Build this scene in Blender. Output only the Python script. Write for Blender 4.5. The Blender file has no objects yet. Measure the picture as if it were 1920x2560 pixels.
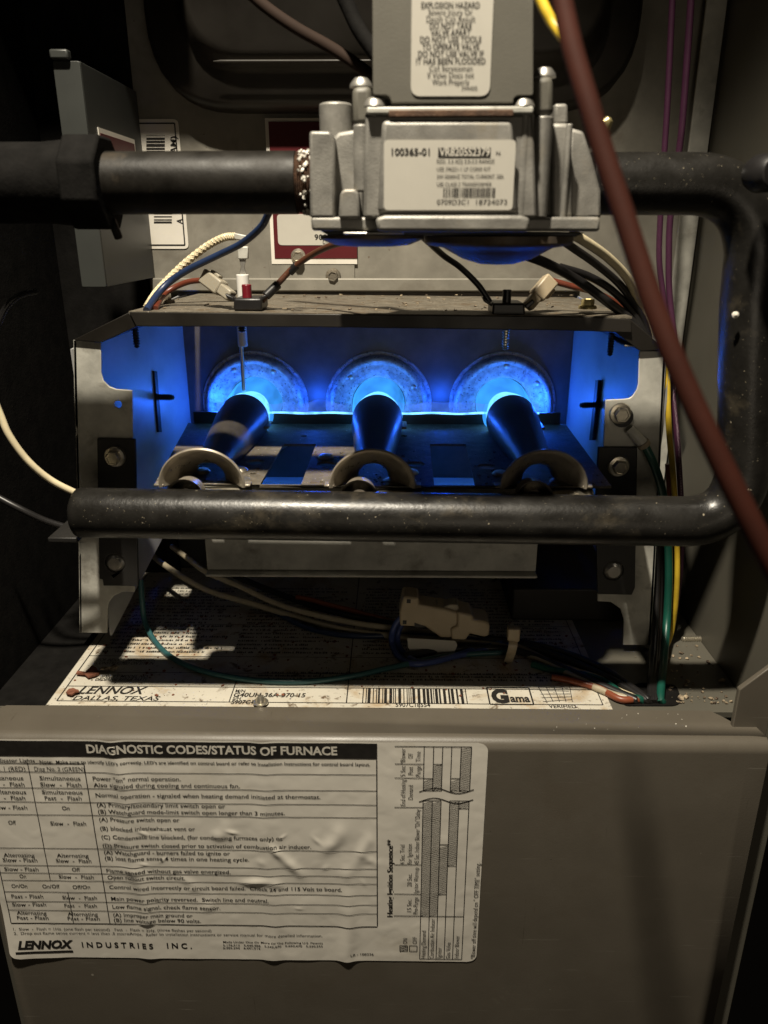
import bpy, bmesh, math, random
from mathutils import Vector, Matrix, noise
from mathutils.geometry import tessellate_polygon
random.seed(7)
SC = bpy.context.scene
COL = SC.collection
S = 0.001                      # everything below is written in millimetres
V = Vector

# ------------------------------------------------------------------ camera
FPX = 1921.0                   # focal length in photo pixels (1920 x 2560)
CAMP = V((14, 0, 0))
CAMR = Matrix.Rotation(math.radians(0.75), 3, 'Z') @ Matrix.Rotation(math.radians(90 - 20.2), 3, 'X')
cam_d = bpy.data.cameras.new('camera')
cam = bpy.data.objects.new('camera', cam_d)
COL.objects.link(cam)
cam.matrix_world = Matrix.Translation(CAMP * S) @ CAMR.to_4x4()
cam_d.sensor_width = 36
cam_d.lens = FPX / 2560 * 36
cam_d.clip_start = 0.01
cam_d.clip_end = 50
cam_d.dof.use_dof = True
cam_d.dof.focus_distance = 0.43
cam_d.dof.aperture_fstop = 12
SC.camera = cam

# ------------------------------------------------------------------ world and lamps
w = bpy.data.worlds.new('World')
SC.world = w
w.use_nodes = True
w.node_tree.nodes['Background'].inputs[0].default_value = (1.0, .82, .62, 1)
w.node_tree.nodes['Background'].inputs[1].default_value = 0.0015
SC.view_settings.view_transform = 'Standard'
SC.view_settings.look = 'None'
SC.view_settings.exposure = 0
SC.view_settings.gamma = 1
SC.cycles.max_bounces = 6
SC.cycles.transparent_max_bounces = 12
SC.cycles.sample_clamp_indirect = 3.0
SC.cycles.caustics_reflective = False

def lamp(name, pos, energy, radius, color):
    d = bpy.data.lights.new(name, 'POINT')
    d.energy = energy
    d.shadow_soft_size = radius * S
    d.color = color
    o = bpy.data.objects.new(name, d)
    o.location = V(pos) * S
    COL.objects.link(o)
    return o
wl_ = bpy.data.lights.new('work_light', 'SPOT'); wl_.energy = 49; wl_.shadow_soft_size = .016; wl_.color = (1.0, .905, .74)
wl_.spot_size = math.radians(52); wl_.spot_blend = .7
wo = bpy.data.objects.new('work_light', wl_); COL.objects.link(wo)
wo.location = V((-80, 84, 592)) * S
wo.rotation_euler = (V((-10, 340, -180)) - V((-80, 84, 592))).to_track_quat('-Z', 'Y').to_euler()

fl_ = bpy.data.lights.new('fill_light', 'AREA'); fl_.shape = 'DISK'; fl_.size = .35; fl_.energy = .42; fl_.color = (1.0, .86, .66)  # added soft fill from behind the camera, no visible source
fo = bpy.data.objects.new('fill_light', fl_); COL.objects.link(fo)
fo.location = V((160, -480, -130)) * S
fo.rotation_euler = (V((0, 350, -130)) - V((160, -480, -130))).to_track_quat('-Z', 'Y').to_euler()

# ------------------------------------------------------------------ pixel -> place
def ray(u, v):
    return CAMR @ V(((u - 960) / FPX, -(v - 1280) / FPX, -1))
def at(u, v, Y):               # photo pixel on the upright plane y = Y
    d = ray(u, v); return CAMP + d * (Y / d.y)
def atz(u, v, Z):              # ... on the level plane z = Z
    d = ray(u, v); return CAMP + d * (Z / d.z)
def atx(u, v, X):
    d = ray(u, v); return CAMP + d * ((X - CAMP.x) / d.x)
def hit(u, v, p0, n):
    d = ray(u, v); return CAMP + d * ((V(p0) - CAMP).dot(n) / d.dot(n))
def pxmm(n, u, v, Y):          # n photo pixels at that place, in mm
    d = ray(u, v); return n * (Y / d.y) / FPX

# depths (mm from the lens)
YPAN, YPIPE, YFL, YW = 305, 330, 390, 500
ZDECK, ZLIP, ZSHELF = -229.5, -228, -115

# ------------------------------------------------------------------ mesh builder
class MB:
    def __init__(s): s.v = []; s.f = []
    def add(s, vs, fs):
        n = len(s.v); s.v += [V(p) for p in vs]; s.f += [tuple(i + n for i in f) for f in fs]
        return s
    def box(s, x0, x1, y0, y1, z0, z1):
        p = [(x, y, z) for x in (x0, x1) for y in (y0, y1) for z in (z0, z1)]
        return s.add(p, [(0, 1, 3, 2), (4, 6, 7, 5), (0, 4, 5, 1), (2, 3, 7, 6), (0, 2, 6, 4), (1, 5, 7, 3)])
    def obox(s, c, ax, ay, az, sx, sy, sz):
        c = V(c); p = [c + V(ax) * (i * sx / 2) + V(ay) * (j * sy / 2) + V(az) * (k * sz / 2) for i in (-1, 1) for j in (-1, 1) for k in (-1, 1)]
        return s.add(p, [(0, 1, 3, 2), (4, 6, 7, 5), (0, 4, 5, 1), (2, 3, 7, 6), (0, 2, 6, 4), (1, 5, 7, 3)])
    def prism(s, poly, d):
        n = len(poly); d = V(d)
        return s.add(list(poly) + [V(p) + d for p in poly],
                     [tuple(range(n)), tuple(range(2 * n - 1, n - 1, -1))] + [(i, (i + 1) % n, n + (i + 1) % n, n + i) for i in range(n)])
    def loft(s, a, b):
        n = len(a)
        return s.add(list(a) + list(b), [tuple(range(n)), tuple(range(2 * n - 1, n - 1, -1))] + [(i, (i + 1) % n, n + (i + 1) % n, n + i) for i in range(n)])
    def plate(s, outer, holes, d):
        loops = [[V(p) for p in outer]] + [[V(p) for p in h] for h in holes]
        flat = [p for l in loops for p in l]; n = len(flat); d = V(d)
        tri = tessellate_polygon(loops)
        fs = [tuple(t) for t in tri] + [tuple(i + n for i in reversed(t)) for t in tri]
        o = 0
        for l in loops:
            m = len(l)
            fs += [(o + i, o + (i + 1) % m, n + o + (i + 1) % m, n + o + i) for i in range(m)]
            o += m
        return s.add(flat + [p + d for p in flat], fs)
    def tube(s, path, r, seg=12, cap=True):
        n = len(path); rs = r if isinstance(r, (list, tuple)) else [r] * n
        vs = []; nrm = None
        for i, p in enumerate(path):
            t = (path[min(i + 1, n - 1)] - path[max(i - 1, 0)])
            t = t.normalized() if t.length > 1e-9 else V((0, 0, 1))
            if nrm is None:
                nrm = t.orthogonal().normalized()
            nrm = (nrm - t * nrm.dot(t)).normalized(); b = t.cross(nrm)
            for k in range(seg):
                a = 2 * math.pi * k / seg
                vs.append(p + (nrm * math.cos(a) + b * math.sin(a)) * rs[i])
        fs = [(i * seg + k, i * seg + (k + 1) % seg, (i + 1) * seg + (k + 1) % seg, (i + 1) * seg + k) for i in range(n - 1) for k in range(seg)]
        if cap: fs += [tuple(range(seg - 1, -1, -1)), tuple(range((n - 1) * seg, n * seg))]
        return s.add(vs, fs)
    def lathe(s, prof, o, axis, seg=32, a0=0, a1=360, up=None):
        ax = V(axis).normalized(); o = V(o)
        e1 = V(up).normalized() if up else ax.orthogonal().normalized(); e2 = ax.cross(e1)
        full = abs(a1 - a0) >= 359.9; m = seg if full else seg + 1
        vs = [o + ax * h + (e1 * math.cos(math.radians(a0 + (a1 - a0) * k / seg)) + e2 * math.sin(math.radians(a0 + (a1 - a0) * k / seg))) * r for r, h in prof for k in range(m)]
        fs = []
        for i in range(len(prof) - 1):
            for k in range(seg):
                k2 = (k + 1) % m
                fs.append((i * m + k, i * m + k2, (i + 1) * m + k2, (i + 1) * m + k))
        return s.add(vs, fs)
    def grid(s, fn, nu, nv):
        vs = [fn(i / nu, j / nv) for j in range(nv + 1) for i in range(nu + 1)]
        return s.add(vs, [(j * (nu + 1) + i, j * (nu + 1) + i + 1, (j + 1) * (nu + 1) + i + 1, (j + 1) * (nu + 1) + i) for j in range(nv) for i in range(nu)])
    def build(s, name, m, parent=None, bevel=0, angle=38, smooth=True, merge=True, recalc=True, seg=2):
        me = bpy.data.meshes.new(name)
        me.from_pydata([p * S for p in s.v], [], s.f)
        if merge or recalc:
            bm = bmesh.new(); bm.from_mesh(me)
            if merge: bmesh.ops.remove_doubles(bm, verts=bm.verts, dist=1e-6)
            if recalc: bmesh.ops.recalc_face_normals(bm, faces=bm.faces)
            bm.to_mesh(me); bm.free()
        if smooth:
            me.shade_smooth(); me.set_sharp_from_angle(angle=math.radians(angle))
        me.materials.append(m)
        o = bpy.data.objects.new(name, me); COL.objects.link(o)
        if parent is not None:
            o.parent = parent
            if parent.type == 'EMPTY': o.matrix_parent_inverse = Matrix.Translation(-parent.location)
        if bevel:
            b = o.modifiers.new('bevel', 'BEVEL'); b.width = bevel * S; b.segments = seg; b.limit_method = 'ANGLE'; b.angle_limit = math.radians(40)
            b.use_clamp_overlap = True; b.harden_normals = False
        return o

def tag(o, label, cat=None, group=None, kind=None):
    if label: o['label'] = label
    if cat: o['category'] = cat
    if group: o['group'] = group
    if kind: o['kind'] = kind
    return o
def thing(name, label, cat, loc, group=None):
    o = bpy.data.objects.new(name, None); COL.objects.link(o)
    o.location = V(loc) * S; o.empty_display_size = .01
    return tag(o, label, cat, group)
def dup(root, off, label=None):
    def cp(o, par):
        c = o.copy(); COL.objects.link(c)
        if par is not None:
            c.parent = par; c.matrix_parent_inverse = o.matrix_parent_inverse.copy()
        return c
    r = cp(root, None); r.location = root.location + V(off) * S
    if label: r['label'] = label
    for ch in root.children:
        c = cp(ch, r)
        for g in ch.children: cp(g, c)
    return r
def spline(pts, n=8):
    out = []
    P = [pts[0] * 2 - pts[1]] + list(pts) + [pts[-1] * 2 - pts[-2]]
    for i in range(1, len(P) - 2):
        a, b, c, d = P[i - 1:i + 3]
        for k in range(n):
            t = k / n
            out.append(.5 * ((2 * b) + (c - a) * t + (2 * a - 5 * b + 4 * c - d) * t * t + (3 * b - a - 3 * c + d) * t ** 3))
    out.append(P[-2]); return out
def circ(c, r, e1, e2, n=24):
    return [V(c) + V(e1) * (r * math.cos(2 * math.pi * k / n)) + V(e2) * (r * math.sin(2 * math.pi * k / n)) for k in range(n)]
def poly(pts, Y): return [at(u, v, Y) for u, v in pts]
def rpoly(pts, r, n=4):        # round the corners of a flat polygon
    out = []; m = len(pts)
    for i in range(m):
        a, b, c = pts[i - 1], pts[i], pts[(i + 1) % m]
        d1, d2 = (a - b), (c - b); rr = min(r, d1.length * .45, d2.length * .45)
        p, q = b + d1.normalized() * rr, b + d2.normalized() * rr
        for k in range(n + 1):
            t = k / n; out.append(p * (1 - t) ** 2 + b * 2 * t * (1 - t) + q * t * t)
    return out

# ------------------------------------------------------------------ materials
def M(name, col, rough=.5, metal=0, var=.0, vscale=60, bump=0, bscale=900, spec=.5, specks=None, rvar=0, blotch=None, trans=0, sss=0, scratch=None):
    m = bpy.data.materials.new(name); m.use_nodes = True
    nt = m.node_tree; N = nt.nodes; L = nt.links; b = N['Principled BSDF']
    b.inputs['Roughness'].default_value = rough; b.inputs['Metallic'].default_value = metal
    b.inputs['Specular IOR Level'].default_value = spec
    if trans: b.inputs['Transmission Weight'].default_value = trans
    tc = N.new('ShaderNodeTexCoord')
    cur = None
    def mix(a, bcol, fac):
        x = N.new('ShaderNodeMix'); x.data_type = 'RGBA'
        if isinstance(a, (tuple, list)): x.inputs[6].default_value = (*a, 1)
        else: L.new(a, x.inputs[6])
        x.inputs[7].default_value = (*bcol, 1)
        L.new(fac, x.inputs[0]); return x.outputs[2]
    def ramp(src, lo, hi):
        r = N.new('ShaderNodeMapRange'); r.inputs[1].default_value = lo; r.inputs[2].default_value = hi; r.clamp = True
        L.new(src, r.inputs[0]); return r.outputs[0]
    def nz(scale, detail=4, rough_=.6, dist=0):
        n = N.new('ShaderNodeTexNoise'); n.inputs['Scale'].default_value = scale; n.inputs['Detail'].default_value = detail
        n.inputs['Roughness'].default_value = rough_; n.inputs['Distortion'].default_value = dist
        L.new(tc.outputs['Object'], n.inputs['Vector']); return n.outputs['Fac']
    c = tuple(col)
    if var:
        f = ramp(nz(vscale), .3, .7)
        cur = mix(tuple(x * (1 - var) for x in c), tuple(min(1, x * (1 + var)) for x in c), f)
        if rvar:
            mr = N.new('ShaderNodeMapRange'); mr.inputs[3].default_value = max(0.02, rough - rvar); mr.inputs[4].default_value = min(1, rough + rvar)
            L.new(f, mr.inputs[0]); L.new(mr.outputs[0], b.inputs['Roughness'])
    for bl in (blotch or []):      # (colour, scale, lo, hi)
        cur = mix(cur if cur is not None else c, bl[0], ramp(nz(bl[1], 6, .65, .4), bl[2], bl[3]))
    for sp in (specks or []):
        cur = mix(cur if cur is not None else c, sp[0], ramp(nz(sp[1], 2, .5), sp[2], sp[2] + .03))
    for sc_, col_, lo_ in (scratch or []):
        mp = N.new('ShaderNodeMapping'); mp.inputs['Scale'].default_value = sc_; L.new(tc.outputs['Object'], mp.inputs[0])
        n = N.new('ShaderNodeTexNoise'); n.inputs['Scale'].default_value = 1; n.inputs['Detail'].default_value = 3; L.new(mp.outputs[0], n.inputs['Vector'])
        cur = mix(cur if cur is not None else c, col_, ramp(n.outputs['Fac'], lo_, lo_ + .06))
    if cur is None: b.inputs['Base Color'].default_value = (*c, 1)
    else: L.new(cur, b.inputs['Base Color'])
    if bump:
        bp = N.new('ShaderNodeBump'); bp.inputs['Strength'].default_value = bump; bp.inputs['Distance'].default_value = .0006
        L.new(nz(bscale, 3), bp.inputs['Height']); L.new(bp.outputs[0], b.inputs['Normal'])
    if sss:
        b.inputs['Subsurface Weight'].default_value = sss; b.inputs['Subsurface Radius'].default_value = (.002, .0015, .001); b.inputs['Subsurface Scale'].default_value = 1
    return m
PAINT = M('taupe_paint', (.102, .0885, .069), .42, var=.07, vscale=25, bump=.10, bscale=1500, rvar=.07, specks=[((.26, .235, .19), 150, .775), ((.045, .036, .025), 420, .775)], blotch=[((.085, .069, .049), 14, .55, .85), ((.135, .12, .095), 33, .66, .80)], scratch=[((28, 28, 900), (.16, .145, .118), .70), ((700, 60, 22), (.062, .052, .038), .72)])
PAINT_IN = M('grey_paint', (.10, .093, .074), .5, var=.1, vscale=20, bump=.12, bscale=1200, blotch=[((.09, .075, .055), 22, .58, .8)])
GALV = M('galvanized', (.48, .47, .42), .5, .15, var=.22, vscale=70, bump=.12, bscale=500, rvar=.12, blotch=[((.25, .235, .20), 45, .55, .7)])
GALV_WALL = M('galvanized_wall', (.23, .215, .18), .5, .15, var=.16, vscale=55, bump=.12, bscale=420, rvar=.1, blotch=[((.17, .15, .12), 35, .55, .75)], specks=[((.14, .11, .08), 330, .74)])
GALV_DIRTY = M('dusty_galvanized', (.155, .135, .103), .62, .3, var=.35, vscale=160, bump=.5, bscale=700, blotch=[((.12, .085, .05), 120, .52, .66)], specks=[((.55, .50, .42), 700, .70)])
BOXIN = M('box_steel', (.36, .36, .36), .45, .2, var=.12, vscale=60, bump=.08, bscale=350, rvar=.08)
BOXBACK = M('sooty_steel', (.085, .075, .07), .5, .4, var=.3, vscale=50, bump=.1, bscale=400)
RINGM = M('pitted_steel', (.36, .36, .36), .5, .1, var=.35, vscale=330, bump=.6, bscale=620, specks=[((.08, .08, .10), 760, .63)], blotch=[((.12, .12, .14), 95, .52, .68)])
TUBEM = M('burner_steel', (.17, .15, .125), .42, .7, var=.3, vscale=70, bump=.10, bscale=500, rvar=.1)
TUBEDK = M('sooted_burner', (.10, .088, .075), .40, .6, var=.35, vscale=60, bump=.12, bscale=500, rvar=.1)
BELLM = M('venturi_steel', (.34, .30, .24), .34, .4, var=.25, vscale=120, bump=.1, bscale=300, rvar=.1)
ALU = M('cast_aluminium', (.245, .235, .212), .48, .35, var=.30, vscale=70, bump=.22, bscale=1300, rvar=.1, blotch=[((.27, .245, .20), 60, .56, .72)])
COVER = M('valve_cover', (.118, .111, .091), .5, 0, var=.07, vscale=60, bump=.12, bscale=1600, specks=[((.1, .09, .07), 300, .78)])
BLKPIPE = M('black_pipe', (.012, .011, .0095), .35, 0, var=.25, vscale=90, bump=.16, bscale=620, spec=.42, rvar=.08, specks=[((.30, .26, .19), 420, .735), ((.22, .19, .13), 1100, .72)], blotch=[((.055, .046, .032), 38, .55, .72)])
IRON = M('iron_pipe', (.010, .0085, .0065), .50, .0, var=.4, vscale=80, bump=.10, bscale=500, spec=.25, rvar=.1, blotch=[((.045, .035, .024), 60, .55, .75)])
BLACKM = M('black_steel', (.014, .013, .012), .5, 0, var=.2, vscale=80, bump=.15, bscale=900, specks=[((.2, .17, .12), 600, .78)])
DARKM = M('dark_housing', (.019, .016, .0125), .48, .2, var=.2, vscale=25, bump=.1, bscale=250, rvar=.1)
BLK_SHADE = M('black_and_shade', (.008, .0075, .007), .8, var=.3, vscale=120, bump=.3, bscale=600, spec=.05)  # black of cable and grommet; on the sheets and union it replaces shade
ZINC = M('zinc_bolt', (.62, .57, .46), .30, .85, var=.12, vscale=400, bump=.1, bscale=900)
DISHM = M('dull_dish', (.13, .105, .08), .5, .2, var=.4, vscale=60, bump=.1, bscale=300, spec=.25, blotch=[((.10, .06, .03), 50, .5, .65)])
STEEL = M('bright_steel', (.45, .43, .39), .38, .8, var=.1, vscale=150)
RUST = M('rusty_steel', (.085, .044, .024), .75, .1, var=.45, vscale=260, bump=.5, bscale=900)
LABELW = M('label_paper', (.74, .70, .62), .42, var=.04, vscale=60, bump=.03, bscale=300, blotch=[((.60, .55, .45), 26, .58, .8)])
LABELV = M('valve_label_paper', (.50, .475, .415), .45, var=.03, vscale=90)
LABELD = M('dirty_label', (.54, .505, .425), .5, var=.08, vscale=40, bump=.1, bscale=600, blotch=[((.36, .25, .13), 45, .52, .72), ((.12, .08, .045), 130, .585, .68), ((.05, .034, .02), 420, .63, .68)])
LABELR = M('red_label', (.085, .007, .010), .4, var=.06, vscale=60)  # red darkened evenly in place of the shade on it
INK = M('black_ink', (.018, .016, .014), .45, var=.2, vscale=300)
INKW = M('white_ink', (.62, .585, .51), .45, var=.05, vscale=200)
NYLON = M('nylon', (.30, .27, .21), .38, var=.06, vscale=90, sss=.25)
NYLOND = M('nylon_brown', (.38, .31, .21), .4, var=.06, vscale=90, sss=.2)
CERAM = M('ceramic', (.74, .72, .68), .4, var=.03, vscale=90)
REDP = M('red_cap', (.16, .010, .018), .35, var=.08, vscale=150)
BLKP = M('black_plastic', (.012, .011, .011), .4, var=.2, vscale=90, bump=.08)
TAN = M('tan_plastic', (.30, .25, .17), .45, var=.1, vscale=90)
def wm(n, c, r=.38): return M(n, c, r, var=.12, vscale=140, bump=.06, bscale=700, specks=[((.25, .21, .16), 800, .78)])
W_WHITE = wm('white_wire', (.66, .57, .38)); W_BLUE = wm('blue_wire', (.014, .027, .072)); W_BLACK = wm('black_wire', (.012, .011, .011))
W_BROWN = wm('brown_wire', (.075, .028, .014)); W_RED = wm('red_wire', (.11, .024, .011)); W_GREEN = wm('green_wire', (.006, .065, .045))
W_YELL = wm('yellow_wire', (.70, .48, .04)); W_PURP = wm('purple_wire', (.060, .018, .044)); W_TAN = wm('tan_wire', (.36, .31, .22))
W_TEAL = wm('teal_wire', (.03, .10, .105)); W_ORNG = wm('orange_wire', (.20, .052, .022)); HOSE = M('red_hose', (.030, .0078, .0045), .75, spec=.10, var=.18, vscale=70, bump=.08)
HOSE2 = M('brown_hose', (.018, .009, .005), .85, spec=.25, var=.15, vscale=60)
DEBRIS = M('debris', (.30, .24, .16), .8, var=.6, vscale=500, blotch=[((.05, .03, .02), 300, .45, .6)])
RUSTF = M('rust_flake', (.16, .055, .028), .8, var=.4, vscale=300, bump=.4)
WHITEDUST = M('paint_chip', (.72, .68, .6), .6, var=.1, vscale=300)
YCHROME = M('yellow_chromate', (.50, .42, .20), .35, .7, var=.2, vscale=200)
CHANM = M('channel_enamel', (.032, .034, .031), .45, var=.08, vscale=60)  # pale enamel set this dark in place of shade
BEIGE = M('cream_enamel', (.34, .33, .28), .45, var=.08, vscale=60)

# ------------------------------------------------------------------ text and labels
_tc = {}
def text_mesh(txt, bold=0.0, shear=0.0, sp=1.0):
    k = (txt, bold, shear, sp)
    if k in _tc: return _tc[k]
    c = bpy.data.curves.new('t', 'FONT'); c.body = txt; c.size = 1; c.resolution_u = 3; c.offset = bold; c.shear = shear; c.space_character = sp
    o = bpy.data.objects.new('t', c)
    me = bpy.data.meshes.new_from_object(o)
    vs = [v.co.copy() for v in me.vertices]; fs = [tuple(p.vertices) for p in me.polygons]
    bpy.data.objects.remove(o); bpy.data.curves.remove(c); bpy.data.meshes.remove(me)
    _tc[k] = (vs, fs); return vs, fs
_hb = text_mesh('H'); CAPH = max(v.y for v in _hb[0])
class Print:
    """flat print laid on a sheet: fn maps (a, b) in mm on the sheet to a place, lifted clear of it."""
    def __init__(s, fn): s.fn = fn; s.mb = MB()
    def text(s, txt, p0, p1, cap, bold=.012, shear=0, sp=1.0, upv=None):
        vs, fs = text_mesh(txt, bold, shear, sp)
        if not vs: return
        x0 = min(v.x for v in vs); x1 = max(v.x for v in vs)
        d = V((p1[0] - p0[0], p1[1] - p0[1])); L = d.length; d.normalize()
        up = V((-d.y, d.x)) if upv is None else V(upv)
        kx = L / (x1 - x0); ky = cap / CAPH
        out = []
        for v in vs:
            q = V(p0) + d * ((v.x - x0) * kx) + up * (v.y * ky)
            out.append(s.fn(q.x, q.y))
        s.mb.add(out, fs)
    def quad(s, pts, n=1):         # closed polygon
        s.mb.add([s.fn(*p) for p in pts], [tuple(range(len(pts)))])
    def line(s, p0, p1, wd, n=1):
        p0 = V(p0); p1 = V(p1); d = (p1 - p0).normalized(); up = V((-d.y, d.x)) * (wd / 2)
        for k in range(n):
            a = p0.lerp(p1, k / n); b = p0.lerp(p1, (k + 1) / n)
            s.quad([a + up, a - up, b - up, b + up])
    def bars(s, p0, p1, h, upv, seed=1, wmin=.25, wmax=.9):
        r = random.Random(seed); p0 = V(p0); p1 = V(p1); L = (p1 - p0).length; d = (p1 - p0) / L; t = 0; up = V(upv) * h
        while t < L:
            wd = r.choice([wmin, wmin, (wmin + wmax) / 2, wmax]); wd = min(wd, L - t)
            s.quad([p0 + d * t, p0 + d * (t + wd), p0 + d * (t + wd) + up, p0 + d * t + up]); t += wd + r.choice([wmin, wmin, wmax * .8])
    def smudge(s, p0, p1, h, seed=0):   # a row of worn-away print
        r = random.Random(seed); p0 = V(p0); p1 = V(p1); L = (p1 - p0).length; d = (p1 - p0) / L; up = V((-d.y, d.x)); t = 0
        while t < L:
            wd = r.uniform(.3, 1.1)
            if r.random() < .82:
                a = p0 + d * t; hh = h * r.uniform(.35, 1)
                s.quad([a, a + d * wd, a + d * wd + up * hh, a + up * h * r.uniform(.5, 1)])
            t += wd + r.uniform(.15, .5)
    def build(s, name, m, parent): return s.mb.build(name, m, parent, smooth=False, merge=False, recalc=False)
def bolt(parent, c, R=6.8, name='hex_bolt', m=None, axis=(0, -1, 0), hex_r=None, h=5.0, rot=0, label=None):
    hr = hex_r or R * .70
    mb = MB(); ax = V(axis).normalized()
    mb.lathe([(0.01, -.2), (R, -.2), (R, .6), (R * .93, 1.3), (hr * .9, 1.6)], c, ax, 28)
    e1 = ax.orthogonal().normalized(); e2 = ax.cross(e1)
    def ring(r, hh): return [V(c) + ax * hh + (e1 * math.cos(math.radians(60 * k + rot)) + e2 * math.sin(math.radians(60 * k + rot))) * r for k in range(6)]
    rs = [ring(hr, 1.0), ring(hr, h * .88), ring(hr * .93, h), ring(hr * .80, h), ring(hr * .72, h - .5)]
    vs = [p for r in rs for p in r]
    fs = [(i * 6 + k, i * 6 + (k + 1) % 6, (i + 1) * 6 + (k + 1) % 6, (i + 1) * 6 + k) for i in range(4) for k in range(6)] + [tuple(24 + k for k in range(6))]
    mb.add(vs, fs)
    o = mb.build(name, m or ZINC, parent, angle=30)
    if label: o['label'] = label
    return o
def screw_tip(parent, p, d, L, r, m, name='screw_tip'):
    d = V(d).normalized(); prof = [(0.01, 0)]; n = int(L / 1.25)
    for k in range(n):
        t = k / n; rr = r * (1 if t < .75 else 1 - (t - .75) * 1.8)
        prof += [(rr * .68, k * L / n), (rr, k * L / n + .35), (rr * .68, k * L / n + .8)]
    prof.append((0.01, L))
    return MB().lathe(prof, p, d, 12).build(name, m, parent, angle=20)
def flakes(mb, fn, n, smin, smax, seed, thick=.5):
    r = random.Random(seed)
    for _ in range(n):
        c = fn(r); k = r.randint(4, 6); sz = smin + (smax - smin) * r.random() ** 2.5; a0 = r.uniform(0, 6.3); tl = V((r.uniform(-.4, .4), r.uniform(-.4, .4), 1)).normalized()
        e1 = tl.orthogonal().normalized(); e2 = tl.cross(e1)
        ps = [c + (e1 * math.cos(a0 + 6.283 * j / k) * r.uniform(.5, 1) + e2 * math.sin(a0 + 6.283 * j / k) * r.uniform(.4, 1)) * sz + V((0, 0, sz * .25)) for j in range(k)]
        mb.prism(ps, tl * -min(thick, sz * .5))
    return mb
# ================================================================== cabinet
cab = thing('furnace_cabinet', 'grey painted sheet metal furnace cabinet around the burners, with bare galvanized back', 'furnace cabinet', (0, 420, -243))
XW = 197
mb = MB().box(-XW - 4, -XW, 313, 640, -520, 330); mb.build('side_wall', PAINT_IN, cab, bevel=.6)
mb = MB().box(-XW + .2, -XW + 3, 316, YW, ZDECK, 330); mb.build('shade_sheet', BLK_SHADE, cab)  # black sheet standing in for shade on the left wall
mb = MB().box(-XW + 3, -138, YW - 4, YW + .6, ZDECK, 330); mb.build('shade_sheet', BLK_SHADE, cab)  # black sheet standing in for shade on the back wall's left end
mb = MB().box(XW, XW + 9, 313, 640, -520, 330); mb.build('side_wall', PAINT_IN, cab, bevel=.6)
# vestibule panel above the burner box
ZTOP = -37.5
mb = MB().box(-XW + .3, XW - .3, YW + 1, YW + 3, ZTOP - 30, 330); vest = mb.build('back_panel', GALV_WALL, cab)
mb = MB().box(-XW + .3, XW - .3, YW + 7, YW + 9, -243, ZTOP - 31); mb.build('lower_back_panel', BLACKM, cab)
# foot flange of the panel, resting on the box top
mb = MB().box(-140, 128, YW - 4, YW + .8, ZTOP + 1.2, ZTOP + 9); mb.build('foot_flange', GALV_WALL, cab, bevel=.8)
# bare strip standing in the right corner
xs = at(1683, 660, YW - 6).x
mb = MB().box(xs, XW - 2, YW - 8, YW - 6, -243, 330); mb.build('corner_strip', GALV, cab, bevel=.4)
# front return flange beside the panel
mb = MB().prism([V((XW, 318, -190)), V((XW, 318, -520)), V((180, 318, -520)), V((180, 318, -207))], (0, 3, 0)); mb.build('front_flange', PAINT, cab, bevel=.5)
# level deck with its rating label
mb = MB().box(-XW + .3, XW - .3, 332.3, 640, ZDECK - 3, ZDECK); mb.build('deck', PAINT_IN, cab)
mb = MB().box(-XW + 3, -96, 421, YW, 152, 155); mb.build('shade_sheet', BLK_SHADE, cab)  # added plate, there to shade the channel's side face
mb = MB().box(88, 190, 428, YW + 6, ZDECK + .4, ZDECK + 22); mb.build('deck_step', DARKM, cab, bevel=1)
mb = MB().prism([at(1400, 1500, 440), at(1460, 1458, 440), at(1556, 1612, 440), at(1500, 1640, 440)], (0, 1.6, 0)); mb.build('baffle_plate', DARKM, cab, bevel=.3)
mb = MB().box(-20, 120, YW - 20, YW + 6, -190, -186); mb.build('rear_ledge', DARKM, cab, bevel=.6)
# sheet metal screw on the right wall with its torn hole
c = atx(1752, 1597, XW)
screw_tip(cab, c + V((0, 0, 0)), (-1, -.05, .02), 12, 2.0, ZINC, 'wall_screw')
MB().lathe([(0.01, -.3), (5, -.3), (6, -.8), (0.01, -.9)], c + V((0, 4, -10)), (-1, 0, 0), 14).build('torn_spot', GALV_DIRTY, cab)

# rating label on the deck
def dk(a, b): return V((a, b, ZDECK + .45))
dz = lambda u, v: (lambda p: (p.x, p.y))(atz(u, v, ZDECK + .4))
lx0 = dz(150, 1741)[0]; lx1 = dz(1509, 1766)[0]
mb = MB().grid(lambda s, t: V((lx0 - 4 + (lx1 + 8 - lx0) * s, 333.5 + 171 * t, ZDECK + .3)), 30, 20)
rl = mb.build('rating_label', LABELD, cab)
pr = Print(lambda a, b: V((a, b, ZDECK + .5)))
MB().box(-XW + 3, lx0 - 4.5, 333, YW, ZDECK + .1, ZDECK + .25).build('shade_sheet', BLK_SHADE, cab)  # black strip standing in for the left wall's shadow on the deck
def dline(u0, v0, u1, v1, wd=.6):
    pr.line(dz(u0, v0), dz(u1, v1), wd, 6)
def dtext(t, u0, u1, v, cap, **k):
    a = dz(u0, v); b = dz(u1, v); pr.text(t, (a[0], a[1]), (b[0], a[1]), cap, upv=(0, 1), **k)
yb = dz(800, 1757)[1]
pr.line((lx0, yb), (lx1, yb), .5, 8); pr.line((lx0, yb), (lx0, 492), .6, 8); pr.line((lx1, yb), (lx1, 492), .5, 8)
for v in (1716, 1681, 1640, 1560):
    y = dz(300, v)[1]; pr.line((lx0, y), (lx1, y), .45, 8)
xm = dz(866, 1757)[0]; pr.line((xm, yb), (xm, 492), .6, 8)
xm2 = dz(572, 1757)[0]; pr.line((xm2, yb), (xm2, yb + 24), .5)
dtext('LENNOX', 193, 362, 1734, 6.6, bold=.02, shear=.25)
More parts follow.
